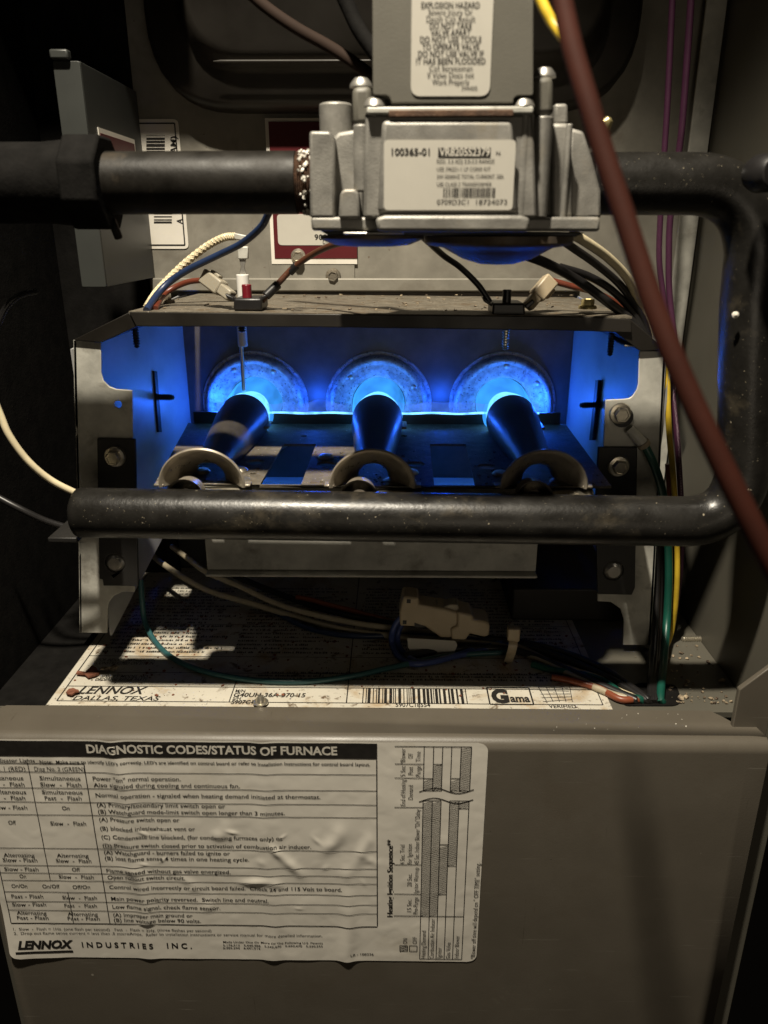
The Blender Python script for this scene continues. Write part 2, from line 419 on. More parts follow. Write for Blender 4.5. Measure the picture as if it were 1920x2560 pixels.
dtext('DALLAS, TEXAS', 180, 398, 1750, 3.7, bold=.01, shear=.2)
dtext('M/N', 588, 612, 1731, 2.6); dtext('G40UH-36A-070-15', 583, 763, 1742, 3.6, bold=.02, shear=.1)
dtext('S/N', 581, 601, 1749.5, 2.4); dtext('5907C18554', 577, 670, 1760, 3.4, bold=.02)
a = dz(905, 1758); b = dz(1170, 1758)
pr.bars((a[0], a[1]), (b[0], a[1]), 14, (0, 1), 3, .5, 1.5)
dtext('5907C18554', 989, 1076, 1767, 3.4)
# maker's emblem and the verified mark
a = dz(1225, 1761); b = dz(1334, 1761); hgt = 15.5
for p, q in (((a[0], a[1]), (b[0], a[1])), ((a[0], a[1] + hgt), (b[0], a[1] + hgt)), ((a[0], a[1]), (a[0], a[1] + hgt)), ((b[0], a[1]), (b[0], a[1] + hgt))): pr.line(p, q, .8)
pr.text('G', (a[0] + 1.5, a[1] + 2), (a[0] + 10.5, a[1] + 2), 11, bold=.06, upv=(0, 1)); pr.text('ama', (a[0] + 11, a[1] + 2.4), (b[0] - 1.2, a[1] + 2.4), 6.4, bold=.03, upv=(0, 1))
a = dz(1358, 1757); b = dz(1434, 1757)
for k in range(5):
    pr.line((a[0] + 2 + k * 3.3, a[1] + 1), (a[0] + k * 4.2, a[1] + 15), .35); pr.line((a[0], a[1] + 1 + k * 3.4), (b[0], a[1] + 1 + k * 2.6 + 2), .35)
dtext('VERIFIED', 1373, 1442, 1770, 2.9)
dtext('ORDERING REPAIR PARTS', 236, 366, 1702, 2.6, shear=.2); dtext('SPECIFY MODEL NO.', 250, 370, 1694, 2.6, shear=.2)
dtext('FOR INDOOR INSTALLATION', 243, 388, 1653, 2.8, shear=.2); dtext('CONSTRUCTED ON SITE IN', 238, 384, 1661, 2.8, shear=.2)
for k in range(20):
    y = dz(300, 1640)[1] + 4 + k * 4.4
    if y > 490: break
    pr.smudge((lx0 + 6, y), (lx0 + 66 + 10 * math.sin(k * 2.1), y), 2.5, k)
    pr.smudge((lx0 + 82, y), (xm - 8 - 9 * (k % 3), y), 2.4, 60 + k)
    pr.smudge((xm + 6, y), (xm + 52 - 6 * (k % 2), y), 2.4, 160 + k); pr.smudge((xm + 62, y), (lx1 - 8, y), 2.2, 260 + k)
for k in range(7):
    pr.smudge((xm2 + 6 + 4 * k, dz(800, 1700)[1] + 3 * (k % 3)), (lx1 - 20 - 4 * k, dz(800, 1700)[1] + 3 * (k % 3)), 2.2, 90 + k) if k < 3 else None
pr.build('printing', INK, rl)

# labels on the back panel
def sheet(name, u0, v0, u1, v1, Y, r, m, parent, th=.25):
    a = at(u0, v0, Y); b = at(u1, v1, Y)
    pts = rpoly([V((a.x, Y, a.z)), V((b.x, Y, a.z)), V((b.x, Y, b.z)), V((a.x, Y, b.z))], r, 5) if r else [V((a.x, Y, a.z)), V((b.x, Y, a.z)), V((b.x, Y, b.z)), V((a.x, Y, b.z))]
    return MB().prism(pts, (0, th, 0)).build(name, m, parent, smooth=False), (a.x, b.x, b.z, a.z)
YL = YW + .4
def pz(u, v, Y=YL): p = at(u, v, Y); return (p.x, p.z)
wl, (x0, x1, z0, z1) = sheet('wall_label', 330, 298, 472, 622, YL, 3, LABELW, cab)
pr = Print(lambda a, b: V((a, YL - .2, b)))
i = 2.2
for p, q in (((x0, z1 - i), (x1 - i, z1 - i)), ((x1 - i, z1 - i), (x1 - i, z0 + i)), ((x1 - i, z0 + i), (x0, z0 + i))): pr.line(p, q, .8)
pr.text('(LAM)', pz(441, 404), pz(441, 341), 3.4, bold=.02)
pr.text('A', pz(456, 560), pz(456, 547), 3.4, bold=.02); pr.text('-', pz(456, 538), pz(456, 533), .8)
pr.bars(pz(366, 384), pz(366, 338), 11, (1, 0), 12, .6, 1.5); pr.bars(pz(385, 558), pz(385, 470), 11, (1, 0), 13, .6, 1.5)
pr.build('printing', INK, wl)
YR = YW - 1.2
mb = MB().box(at(662, 297, YR + .3).x, at(893, 655, YR + .3).x, YR + .4, YR + .9, at(700, 660, YR).z, at(700, 295, YR).z)
rw = mb.build('red_label_backing', LABELW, cab)
rl2, (x0, x1, z0, z1) = sheet('red_label', 671, 304, 893, 646, YR, 0, LABELR, rw)
rs, (x0, x1, z0, z1) = sheet('white_sticker', 692, 535, 838, 613, YR - .3, 2.5, LABELV, rw)
pr = Print(lambda a, b: V((a, YR - .5, b)))
pr.text('9006', pz(828, 586, YR - .4), pz(786, 586, YR - .4), 3.1, upv=(0, -1)); pr.text('1012', pz(828, 597, YR - .4), pz(806, 597, YR - .4), 3.1, upv=(0, -1))
pr.build('printing', INK, rw)
# cover strip with two hex screws under the red label
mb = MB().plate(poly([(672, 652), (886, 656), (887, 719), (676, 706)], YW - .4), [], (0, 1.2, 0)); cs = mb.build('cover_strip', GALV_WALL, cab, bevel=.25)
bolt(cs, at(833, 690, YW - .5), 4.7, 'hex_screw', GALV_DIRTY, h=5); bolt(cs, at(746, 641, YW - .5), 4.7, 'hex_screw', ZINC, h=5.5, rot=14)['label'] = 'rusty hex screw'

# big stamped pan of the combustion collector, above
col = thing('collector_box', 'large dark stamped metal housing with rounded corners high at the back', 'metal housing', (0, 470, 120))
def rr(x0, x1, z0, z1, Y, r, n=8): return rpoly([V((x0, Y, z0)), V((x1, Y, z0)), V((x1, Y, z1)), V((x0, Y, z1))], r, n)
xr = at(1622, 60, 460).x; xl = -118; zb = at(1300, 238, 470).z
loops = [rr(xl - 6, xr + 4, zb - 5, 330, YW, 46), rr(xl - 5, xr + 3, zb - 4, 330, YW - 14, 46), rr(xl - 2, xr, zb - 1, 328, YW - 18, 44), rr(xl + 12, xr - 13, zb + 12, 316, YW - 18, 36), rr(xl + 15, xr - 16, zb + 15, 313, YW - 21, 34), rr(xl + 18, xr - 19, zb + 18, 310, YW - 27, 32), rr(xl + 22, xr - 23, zb + 22, 306, YW - 31, 30)]
mb = MB(); n = len(loops[0])
mb.add([p for l in loops for p in l], [(i * n + k, i * n + (k + 1) % n, (i + 1) * n + (k + 1) % n, (i + 1) * n + k) for i in range(len(loops) - 1) for k in range(n)] + [tuple((len(loops) - 1) * n + k for k in range(n))])
mb.build('stamped_pan', DARKM, col, angle=60)
# rolled inducer duct across the pan
zt = at(640, 70, 415).z
for u_, v_, r_ in ((640, 152, .9),):
    q = at(u_, v_, YW - 31); MB().tube([V((-84 + 4 * k, YW - 30 + r_ * .3, q.z)) for k in range(28)], [.3] + [r_] * 26 + [.3], 20).build('stamped_rib', DARKM, col, angle=60)

# ================================================================== lower access panel with the diagnostic label
pan = thing('access_panel', 'taupe painted lower access panel with a folded top lip and a large printed label', 'access panel', (0, 305, -330))
prof = [(331.5, ZLIP), (311, ZLIP)] + [(311 - 6 * math.sin(a), ZLIP - 6 + 6 * math.cos(a)) for a in (.2, .4, .6, .8, 1.0, 1.2, 1.4, 1.57)] + [(305, -520)]
inner = [(y + (1.4 if i > 4 else .7), z - (1.4 if i <= 4 else .7)) for i, (y, z) in enumerate(prof)]
XP = 193
mb = MB()
def pedge(y):      # the lip is notched at both back corners
    if y > 330: return (-186, 177)
    return (-XP, XP)
front = prof[1:]
vs = []; nx = 40
for (y, z) in front:
    for k in range(nx + 1): vs.append(V((-XP + 2 * XP * k / nx, y, z)))
fs = [(j * (nx + 1) + k, j * (nx + 1) + k + 1, (j + 1) * (nx + 1) + k + 1, (j + 1) * (nx + 1) + k) for j in range(len(front) - 1) for k in range(nx)]
mb.add(vs, fs)
lip = [V((-XP, 311, ZLIP)), V((XP, 311, ZLIP)), V((XP - 2, 321, ZLIP)), V((181, 322.5, ZLIP)), V((178, 327, ZLIP)), V((174, 331.5, ZLIP)), V((-183, 331.5, ZLIP)), V((-187, 328, ZLIP)), V((-190, 325, ZLIP)), V((-XP, 324, ZLIP))]
mb.add(lip, [tuple(range(len(lip)))])
for sx in (-1, 1):     # folded ends
    mb.add([V((sx * XP, 311, ZLIP)), V((sx * XP, 306, ZLIP - 4)), V((sx * XP, 305, ZLIP - 6)), V((sx * XP, 305, -520)), V((sx * XP, 340, -520)), V((sx * XP, 340, ZLIP - 12)), V((sx * XP, 324, ZLIP))], [tuple(range(7))])
mb.add([V((-183, 331.5, ZLIP)), V((174, 331.5, ZLIP)), V((174, 331.5, ZLIP - 5)), V((-183, 331.5, ZLIP - 5))], [(0, 1, 2, 3)])
pbody = mb.build('panel_sheet', PAINT, pan, angle=50)
MB().lathe([(0.01, 4.0), (1.2, 3.8), (2.2, 2.4), (2.6, .8), (4, .5), (4, 0)], atz(650, 1762, ZLIP) + V((0, 2, 0)), (0, 0, 1), 16).build('rivet', ZINC, pan)

# the label: a thin sheet with ripples and trapped bubbles
PY = YPAN - .35
def pp(u, v): p = at(u, v, PY); return (p.x, p.z)
LX0 = pp(30, 2387)[0]; LX1 = pp(1220, 1880)[0]; LZ1 = pp(700, 1853)[1]; LZ0 = pp(700, 2399)[1]
rb = random.Random(4)
BUB = [(pp(rb.uniform(240, 930), rb.uniform(2060, 2280)), rb.uniform(2, 6), rb.uniform(.12, .5), rb.uniform(0, 3.1), rb.uniform(1.2, 3)) for _ in range(30)]
BUB += [(pp(830, 2110), 8, .9, .9, 2.2), (pp(905, 2130), 9, .8, 1.25, 3.2), (pp(640, 2205), 7, 1.0, 0.1, 3), (pp(730, 2165), 8, .9, 2.2, 3), (pp(690, 2130), 5, .9, 2.1, 2.5)]
def rip(x, z):
    h = 0
    c1 = pp(293, 1900)[0] + (z + 250) * -.03 + 1.2 * math.sin(z * .09)
    h += 1.15 * math.exp(-((x - c1) / 4.2) ** 2) * (1 if z > -345 else .55)
    c2 = pp(655, 1900)[0] + 1.5 * math.sin(z * .07)
    h += .75 * math.exp(-((x - c2) / 4.5) ** 2)
    c3 = pp(870, 2330)[0] + .8 * math.sin(z * .11 + 1)
    h += 1.35 * math.exp(-((x - c3) / 4.0) ** 2) * (1 / (1 + math.exp((z + 325) / 6)))
    for (bx, bz), rad, am, an, el in BUB:
        dx, dz_ = x - bx, z - bz
        if abs(dx) > 3 * rad or abs(dz_) > 3 * rad: continue
        p = dx * math.cos(an) + dz_ * math.sin(an); q = -dx * math.sin(an) + dz_ * math.cos(an)
        h += am * math.exp(-(p / rad) ** 2 - (q * el / rad) ** 2)
    h += .35 * max(0, noise.noise(V((x * .05, z * .05, 1)))) + .12 * max(0, noise.noise(V((x * .16, z * .16, 4))))
    # bottom left corner lifts away
    h += 2.2 * max(0, 1 - (math.hypot(x - LX0, z - LZ0) / 34)) ** 1.6
    return h
def lab(x, z): return V((x, PY - rip(x, z), z))
R_ = 5.0
def labgrid(s, t):
    z = LZ0 + (LZ1 - LZ0) * t
    d = min(z - LZ0, LZ1 - z); ins = R_ - math.sqrt(max(0, R_ * R_ - (R_ - d) ** 2)) if d < R_ else 0
    return lab(LX0 + ins + (LX1 - LX0 - 2 * ins) * s, z)
dl = MB().grid(labgrid, 400, 200).build('diagnostic_label', LABELW, pan, angle=180)
def labp(off=.16): return Print(lambda x, z: lab(x, z) + V((0, -off, 0)))
pr = labp(.20); prw = labp(.34)
def sub(pts, n):   # strip of quads along a bar so that it follows the ripples
    (xa, za), (xb, zb) = pts
    for k in range(n):
        a = xa + (xb - xa) * k / n; b = xa + (xb - xa) * (k + 1) / n
        for j in range(4):
            c_ = za + (zb - za) * j / 4; d_ = za + (zb - za) * (j + 1) / 4
            pr.quad([(a, c_), (b, c_), (b, d_), (a, d_)])
zt_, zb_ = pp(600, 1854)[1], pp(600, 1894)[1]
sub([(LX0 + .6, zt_ - .3), (pp(943, 1890)[0], zb_)], 120)
def lt(t, u0, u1, v, cap, P=None, **k):
    a = pp(u0, v); b = pp(u1, v); (P or pr).text(t, a, (b[0], a[1]), cap, upv=(0, 1), **k)
lt('DIAGNOSTIC CODES/STATUS OF FURNACE', 218, 843, 1881, 4.6, prw, bold=.03)
lt('Indicator Lights', -15, 88, 1904, 2.0); lt("Note:  Make sure to identify LED's correctly. LED's are identified on control board or refer to Installation Instructions for control board layout.", 100, 925, 1907, 1.75)
lt('Diag No. 1 (RED)', -60, 64, 1925, 2.4, bold=0); lt('Diag No. 2 (GREEN)', 87, 212, 1926, 2.4, bold=0)
rows = [('Power "on" normal operation.', 233, 452, 1950), ('Also signaled during cooling and continuous fan.', 235, 600, 1966), ('Normal operation - signaled when heating demand initiated at thermostat.', 240, 801, 1991.5),
 ('(A) Primary/secondary limit switch open or', 243, 563, 2016), ('(B) Watchguard mode-limit switch open longer than 3 minutes.', 246, 712, 2032.5), ('(A) Pressure switch open or', 249, 449, 2052),
 ('(B) blocked inlet/exhaust vent or', 251.5, 488, 2074), ('(C) Condensate line blocked, (for condensing furnaces only) or', 255, 707, 2095), ('(D) Pressure switch closed prior to activation of combustion air inducer.', 258, 778, 2116),
 ('(A) Watchguard - burners failed to ignite or', 261, 575, 2134), ('(B) lost flame sense 4 times in one heating cycle.', 263, 623, 2149), ('Flame sensed without gas valve energized.', 267, 577, 2180), ('Open rollout switch circuit.', 270, 463, 2196),
 ('Control wired incorrectly or circuit board failed.  Check 24 and 115 Volt to board.', 274, 855, 2221), ('Main power polarity reversed.  Switch line and neutral.', 278.5, 672, 2250), ('Low flame signal, check flame sensor.', 282, 551, 2270),
 ('(A) Improper main ground or', 284, 482, 2290), ('(B) line voltage below 90 volts.', 285.5, 503, 2303)]
for t, a, b, v in rows: lt(t, a, b, v, 2.35, bold=.008)
mid = [('Simultaneous', 100, 202, 1949), ('Slow  -  Flash', 102, 204, 1965), ('Simultaneous', 106, 207, 1984), ('Fast  -  Flash', 113, 205, 1999), ('On', 156, 175, 2024), ('Slow  -  Flash', 127, 216, 2062), ('Alternating', 143, 222, 2142), ('Slow  -  Flash', 141, 229, 2155), ('Off', 181, 201, 2177), ('Slow  -  Flash', 148, 235, 2195),
 ('On/On', 30, 69, 2218), ('On/Off', 107, 150, 2219), ('Off/On', 183, 226, 2220), ('Fast - Flash', 30, 109, 2243.5), ('Slow  -  Flash', 157, 243, 2247), ('Slow - Flash', 32, 116, 2263.6), ('Fast  -  Flash', 162, 243, 2267), ('Alternating', 43, 117, 2285), ('Alternating', 170, 245, 2288), ('Fast - Flash', 44, 122, 2297), ('Fast - Flash', 170, 250, 2299),
 ('Simultaneous', -44, 59, 1948), ('Slow  -  Flash', -40, 62, 1964), ('Simultaneous', -36, 66, 1983), ('Fast  -  Flash', -30, 64, 1998), ('Slow - Flash', -20, 69, 2022), ('Off', 22, 41, 2060), ('Alternating', 10, 87, 2141), ('Slow - Flash', 8, 94, 2153), ('Slow - Flash', 12, 97, 2176), ('On', 50, 66, 2194)]
for t, a, b, v in mid: lt(t, a, b, v, 2.35, bold=.008)
lt('1.  Slow  -  Flash = 1Hz. (one flash per second)   Fast  -  Flash = 3Hz. (three flashes per second)', 35, 528, 2323, 1.75, bold=.0)
lt('2.  Drop out flame sense current = less than .5 microAmps.  Refer to installation instructions or service manual for more detailed information.', 37, 806, 2333, 1.75, bold=.0)
lt('LENNOX', 48, 186, 2367, 5.2, bold=.05, shear=.28)
a = pp(43, 2376); b = pp(183, 2376); pr.line(a, (b[0], a[1]), 1.5, 20)
lt('INDUSTRIES  INC.', 206, 480, 2367, 3.6, bold=.025, sp=1.6)
lt('Made Under One Or More Of The Following U.S. Patents', 558, 807, 2356, 1.25); lt('5,176,512   5,448,986   5,542,470   5,660,470   5,220,255', 558, 807, 2364, 1.25); lt('6,485,294   6,491,514', 558, 651, 2371, 1.25)
lt('LB - 108336', 877, 934, 2387, 1.5)
# ruled lines
def zz(v): return pp(300, v)[1]
xL = pp(27, 2299)[0]; xM = pp(110, 2117)[0]; xC = pp(244, 2117)[0]; xR = pp(943, 2200)[0]
def hl(x0, x1, v, wd=.42): pr.line((x0, zz(v)), (x1, zz(v)), wd, max(2, int((x1 - x0) / 1.6)))
hl(LX0 + .5, xC, 1909.5)
for v in (1931, 1971, 2006, 2038, 2121.5, 2165, 2184, 2202.5, 2231, 2255, 2277, 2309): hl(xL if v > 2100 else max(LX0, xL), xR, v, .34 if v < 2300 else .55)
pr.line((xC, zz(1909)), (xC, zz(2307)), .5, 40); pr.line((xR, zz(1894)), (xR, zz(2307)), .55, 40); pr.line((xL, zz(2120)), (xL, zz(2307)), .5, 20)
pr.line((xM, zz(1909)), (xM, zz(2200)), .45, 30); pr.line((xM + 8, zz(2231)), (xM + 8, zz(2307)), .45, 12)
# right hand chart, read from the side
def vt(t, u, v0, v1, cap, **k):
    a = pp(u, v0); b = pp(u, v1); pr.text(t, a, (a[0], b[1]), cap, upv=(-1, 0), **k)
vt('Heating Ignition Sequence**', 981, 2291, 2098, 2.7, bold=.02)
CW = .004
for t, u, v0, v1 in [('15 Sec.', 1028, 2278, 2246), ('Pre-Purge', 1044, 2284, 2242), ('20 Sec.', 1029, 2215, 2183), ('Ignitor Warmup', 1045, 2231, 2168), ('4 Sec. Trial', 1011, 2160, 2111), ('for Ignition', 1029, 2159, 2109), ('45 Sec. Indoor Blower "On" Delay', 1047, 2160, 2022), ('End of Heating', 1013, 2013, 1948), ('Demand', 1032, 1998, 1962), ('5 Sec.', 1013, 1940, 1911), ('Post', 1032, 1936, 1916), ('Purge', 1051, 1940, 1914), ('*Blower', 1013, 1909, 1870), ('Off', 1032, 1895, 1883), ('Time', 1051, 1903, 1878),
 ('Heating Demand', 1063, 2395, 2325), ('Combustion Air Inducer', 1084, 2395, 2296), ('Ignitor', 1103, 2394, 2368), ('Gas Valve', 1125, 2395, 2355), ('Indoor Blower', 1146, 2395, 2338), ('ON', 1018, 2358, 2344), ('OFF', 1042, 2358, 2340), ('*Blower off time will depend on " OFF TIME" setting.', 1187, 2396, 2156)]:
    vt(t, u, v0, v1, 2.25, bold=0)
cx = [pp(u, 2396)[0] for u in (1049, 1070, 1090, 1110, 1131, 1154)]
Z = lambda v: pp(1100, v)[1]
for x in cx:
    pr.line((x, Z(2397)), (x, Z(2001)), .4, 20); pr.line((x, Z(1976)), (x, Z(1866)), .4, 10)
for v in (2397, 2290): pr.line((cx[0] - (0 if v > 2300 else 14), Z(v)), (cx[5], Z(v)), .4, 10)
pr.line((cx[0] - 14, Z(1866)), (cx[5], Z(1866)), .4, 10)
for v, w0 in ((2235, 14), (2162, 14), (2018, 14), (1945, 14), (1910, 14)): pr.line((cx[0] - w0, Z(v)), (cx[0], Z(v)), .35, 3)
def hatch(i, va, vb, st=1.25):
    za, zb2 = Z(va), Z(vb); x0, x1 = cx[i], cx[i + 1]; z = za; sl = 1.6
    pr.line((x0, za), (x1, za), .4); pr.line((x0, zb2), (x1, zb2), .4)
    while z < zb2 - sl:
        pr.quad([(x0, z), (x1, z + sl), (x1, z + sl + .34), (x0, z + .34)]); z += st
hatch(0, 2290, 2001); hatch(0, 1976, 1946); hatch(1, 2290, 2001); hatch(1, 1976, 1910); hatch(2, 2235, 2110); hatch(3, 2164, 2001); hatch(3, 1976, 1945); hatch(4, 2020, 2001); hatch(4, 1976, 1866)
for v0 in (2001, 1976):
    for k in range(12):
        x0 = cx[0] - 2 + (cx[5] - cx[0] + 4) * k / 12; x1 = cx[0] - 2 + (cx[5] - cx[0] + 4) * (k + 1) / 12
        f = lambda x: Z(v0) + 1.6 * math.sin((x - cx[0]) / (cx[5] - cx[0]) * 6.28)
        pr.line((x0, f(x0)), (x1, f(x1)), .5)
for k, (u, full) in enumerate(((1009, 1), (1033, 0))):
    x, z = pp(u, 2370); q = 2.0
    for p_, q_ in (((x - q, z - q), (x + q, z - q)), ((x + q, z - q), (x + q, z + q)), ((x + q, z + q), (x - q, z + q)), ((x - q, z + q), (x - q, z - q))): pr.line(p_, q_, .4)
    if full:
        for s_ in (-1.2, .2, 1.5): pr.line((x - q, z + s_ - 1.2), (x + q, z + s_ + .6), .4)
pr.build('printing', INK, dl); prw.build('heading_print', INKW, dl)

# ================================================================== burner box
box = thing('burner_box', 'galvanized steel burner box with open front, lit blue inside by three flames', 'burner box', (0, 445, -115))
BX = (-77, 4, 85); BZ = -108
fl = [(183, 849), (252, 857), (253, 933), (258, 952), (272, 966), (290, 973), (331, 976), (332, 1096), (337, 1467), (336, 1480), (305, 1480), (284, 1490), (271, 1507), (268, 1525), (268, 1583), (199, 1582), (197, 1390), (201, 1382), (202, 1372), (196, 1346), (189, 1090), (193, 1082), (192, 1072), (188, 1065), (185, 1004)]
h = at(295, 1011, YFL)
MB().plate(poly(fl, YFL), [circ(h, 2.0, (1, 0, 0), (0, 0, 1), 14)], (0, 1.3, 0)).build('front_flange', GALV, box, bevel=.35)
fr = [(1598, 878), (1664, 878), (1665, 917), (1655, 1080), (1647, 1243), (1635, 1483), (1626, 1613), (1558, 1613), (1560, 1549), (1551, 1522), (1527, 1505), (1494, 1503), (1494, 1492), (1500, 1118), (1509, 1118), (1514, 1000), (1558, 998), (1573, 996), (1582, 990), (1592, 975), (1596, 960)]
MB().plate(poly(fr, YFL), [], (0, 1.3, 0)).build('front_flange', GALV, box, bevel=.35)
# outer returns of both flanges
for pts in ([(184, 850), (197, 1390), (199, 1581)], [(1664, 879), (1647, 1243), (1626, 1612)]):
    q = poly(pts, YFL); MB().prism(q + [p + V((.0, 0, 0)) + V((1.2 if pts[0][0] < 900 else -1.2, 0, 0)) for p in reversed(q)], (0, 16, 0)).build('flange_return', GALV, box)
# side walls
def wall(sx):
    xf, xb = (-150, -122) if sx < 0 else (150 + 3, 128)
    p0 = V((xf, YFL + 1.5, 0)); p1 = V((xb, YW, 0)); n = (p1 - p0).cross(V((0, 0, 1))).normalized()
    zl = -221; q = [V((xf, YFL + 1.5, -57)), V((xb, YW, ZTOP - 1.5)), V((xb, YW, -172)), V((xb + (xf - xb) * .3, YW + (YFL - YW) * .3, -176)), V((xf, YFL + 1.5, zl))]
    MB().prism(q, n * (1.2 if sx < 0 else 1.2)).build('side_wall', BOXIN, box)
    return p0, n
WL = wall(-1); WR = wall(1)
# dark seam tab and screw in each side wall
for (p0, n), sx, pts, sc_, tip in ((WL, -1, [(378, 928), (385, 928), (397, 1080), (389, 1080)], (386, 992), (437, 992)), (WR, 1, [(1497, 950), (1504, 950), (1489, 1100), (1481, 1100)], (1500, 1012), (1443, 1012))):
    nn = n if n.x * sx < 0 else -n
    q = [hit(u, v, p0 + nn * .4, n) for u, v in pts]; MB().prism(q, nn * 2.2).build('wall_tab', BLACKM, box)
    a = hit(*sc_, p0, n); screw_tip(box, a, (-sx, -.15, 0), 13, 2.1, BLACKM)
# back plate with three inlets
mb = MB()
xb0, xb1 = -122, 128; zb0, zb1 = -172, ZTOP
outer = [V((xb0, YW - 1, zb0)), V((xb1, YW - 1, zb0)), V((xb1, YW - 1, zb1)), V((xb0, YW - 1, zb1))]
mb.plate(outer, [circ((bx, YW - 1, BZ), 19, (1, 0, 0), (0, 0, 1), 32) for bx in BX], (0, 1.2, 0)); mb.build('back_plate', BOXBACK, box)
for k, bx in enumerate(BX):
    prof = [(37.5, -.2), (37, .8), (35.6, .9), (34.6, .4), (34.2, 3.5), (33, 5.6), (31.4, 6.4), (29.8, 6.0), (28.6, 5.0), (27.6, 4.8), (24, 4.4), (20.5, 3.6), (18.6, 2.2), (17.8, 0), (17.5, -3)]
    prof = [(17.5 + (r - 17.5) * .87 if r > 17.5 else r, h_) for r, h_ in prof]
    rg = MB().lathe(prof, (bx, YW - 1.2, BZ), (0, -1, 0), 72).build('inlet_ring', RINGM, box, angle=50)
    MB().lathe([(17.8, -1), (17.4, -30), (15.5, -70), (8, -84), (0.01, -86)], (bx, YW - 1.2, BZ), (0, -1, 0), 40).build('exchanger_tube', BOXIN, rg, angle=60)
    for an in ((58, 118), (28, 135), (88, 35))[k]:
        q = V((bx + 26.2 * math.cos(math.radians(an)), YW - 5.8, BZ + 26.2 * math.sin(math.radians(an))))
        MB().lathe([(1.9, -.8), (1.9, .4), (1.4, .8), (.01, .9)], q, (0, -1, 0), 14).build('rivet', STEEL, rg)
# top plate, its front lip and shoulders
TA = [(330, 779), (1480, 791), (1578, 798)]
zt0 = at(335, 778, 386).z; zt1 = at(1480, 791, 386).z
xa, xb = at(322, 778, 386).x, at(1580, 795, 386).x
MB().add([V((xa, 386, zt0)), V((xb, 386, zt1)), V((xb - 4, YW - 1, zt1)), V((xa + 8, YW - 1, zt0)), V((xa, 386, zt0 - 1)), V((xb, 386, zt1 - 1)), V((xb - 4, YW - 1, zt1 - 1)), V((xa + 8, YW - 1, zt0 - 1))],
         [(0, 1, 2, 3), (7, 6, 5, 4), (0, 4, 5, 1), (1, 5, 6, 2), (2, 6, 7, 3), (3, 7, 4, 0)]).build('top_plate', GALV_DIRTY, box)
MB().prism([at(322, 780, 385), at(1480, 792, 385), at(1578, 799, 385), at(1580, 832, 385), at(1440, 827, 385), at(800, 818, 385), at(340, 816, 385)], (0, 1.4, 0)).build('top_lip', DARKM, box, bevel=.4)
MB().prism([at(322, 781, 386), at(345, 815, 386), at(254, 856, 388), at(183, 850, 388)], (0, 112, 0)).build('shoulder', DARKM, box, bevel=.3)
MB().prism([at(1578, 800, 386), at(1664, 874, 388), at(1600, 878, 388), at(1540, 832, 386)], (0, 112, 0)).build('shoulder', DARKM, box, bevel=.3)
MB().box(at(1562, 860, 388).x, at(1660, 860, 388).x, 388, 420, at(1600, 862, 388).z - 1, at(1600, 862, 388).z).build('corner_flap', GALV_DIRTY, box, bevel=.3)
for u, v, L in ((337, 817, 11), (1265, 822, 11), (1530, 832, 12), (604, 812, 4)):
    screw_tip(box, at(u, v, 404), (0, 0, -1), L, 2.0, ZINC if u == 1265 else BLACKM)
# burner shelf: a plate with slots and round holes, folded down at the front
def zq(u, v): return atz(u, v, ZSHELF)
y0s, y1s = 350, 474
def sl(pts): return [zq(*p) for p in pts]
slots = [sl([(709, 1110), (790, 1110), (752, 1213), (649, 1213)]), sl([(1075, 1110), (1165, 1110), (1189, 1216), (1086, 1216)])]
holes = [circ(zq(u, v), r, (1, 0, 0), (0, 1, 0), 20) for u, v, r in ((638, 1155, 4.7), (815, 1160, 4.7), (1040, 1160, 4.7), (1216, 1166, 4.7), (633, 1184, 1.6), (590, 1097, 2), (760, 1090, 2), (1010, 1090, 2))]
outer = [V((-101, y0s, ZSHELF)), V((118, y0s, ZSHELF)), V((122, y1s, ZSHELF)), V((-116, y1s, ZSHELF))]
MB().plate(outer, slots + holes, (0, 0, -1.2)).build('burner_shelf', GALV_DIRTY, box)
MB().box(-79, 85, 350 - .2, 351.2, -160, ZSHELF - .2).build('apron', GALV, box, bevel=.5)
MB().prism([V((-79, 352, -159.5)), V((85, 352, -159.5)), V((85, 425, -159.5)), V((124, 425, -159.5)), V((124, YW - 1.2, -159.5)), V((-119, YW - 1.2, -159.5)), V((-119, 425, -159.5)), V((-79, 425, -159.5))], (0, 0, 1)).build('added_bottom_plate', BOXIN, box)  # added below the shelf to keep flame light off the deck
MB().box(-79, 85, 345, 351, -161.5, -160.2).build('apron_lip', GALV, box, bevel=.4)
MB().box(-112, 118, 472.5, 474, ZSHELF - 6, -107.5).build('crossbar', BLACKM, box)
for u, v in ((600, 1177), (815, 1144), (1251, 1186), (1026, 1183), (505, 1180)):
    MB().lathe([(4.2, 0), (4.2, .5), (3.2, 1.6), (0.01, 1.9)], zq(u, v), (0, 0, 1), 14).build('screw_head', ZINC, box)
# heads of the sheet metal screws on the top plate
for u, v, m in ((412, 757, GALV_DIRTY), (1472, 772, YCHROME)):
    bolt(box, atz(u, v, zt0 + .3) + V((0, 3, 0)), 4.6, 'hex_screw', m, axis=(0, 0, 1), h=4.5)
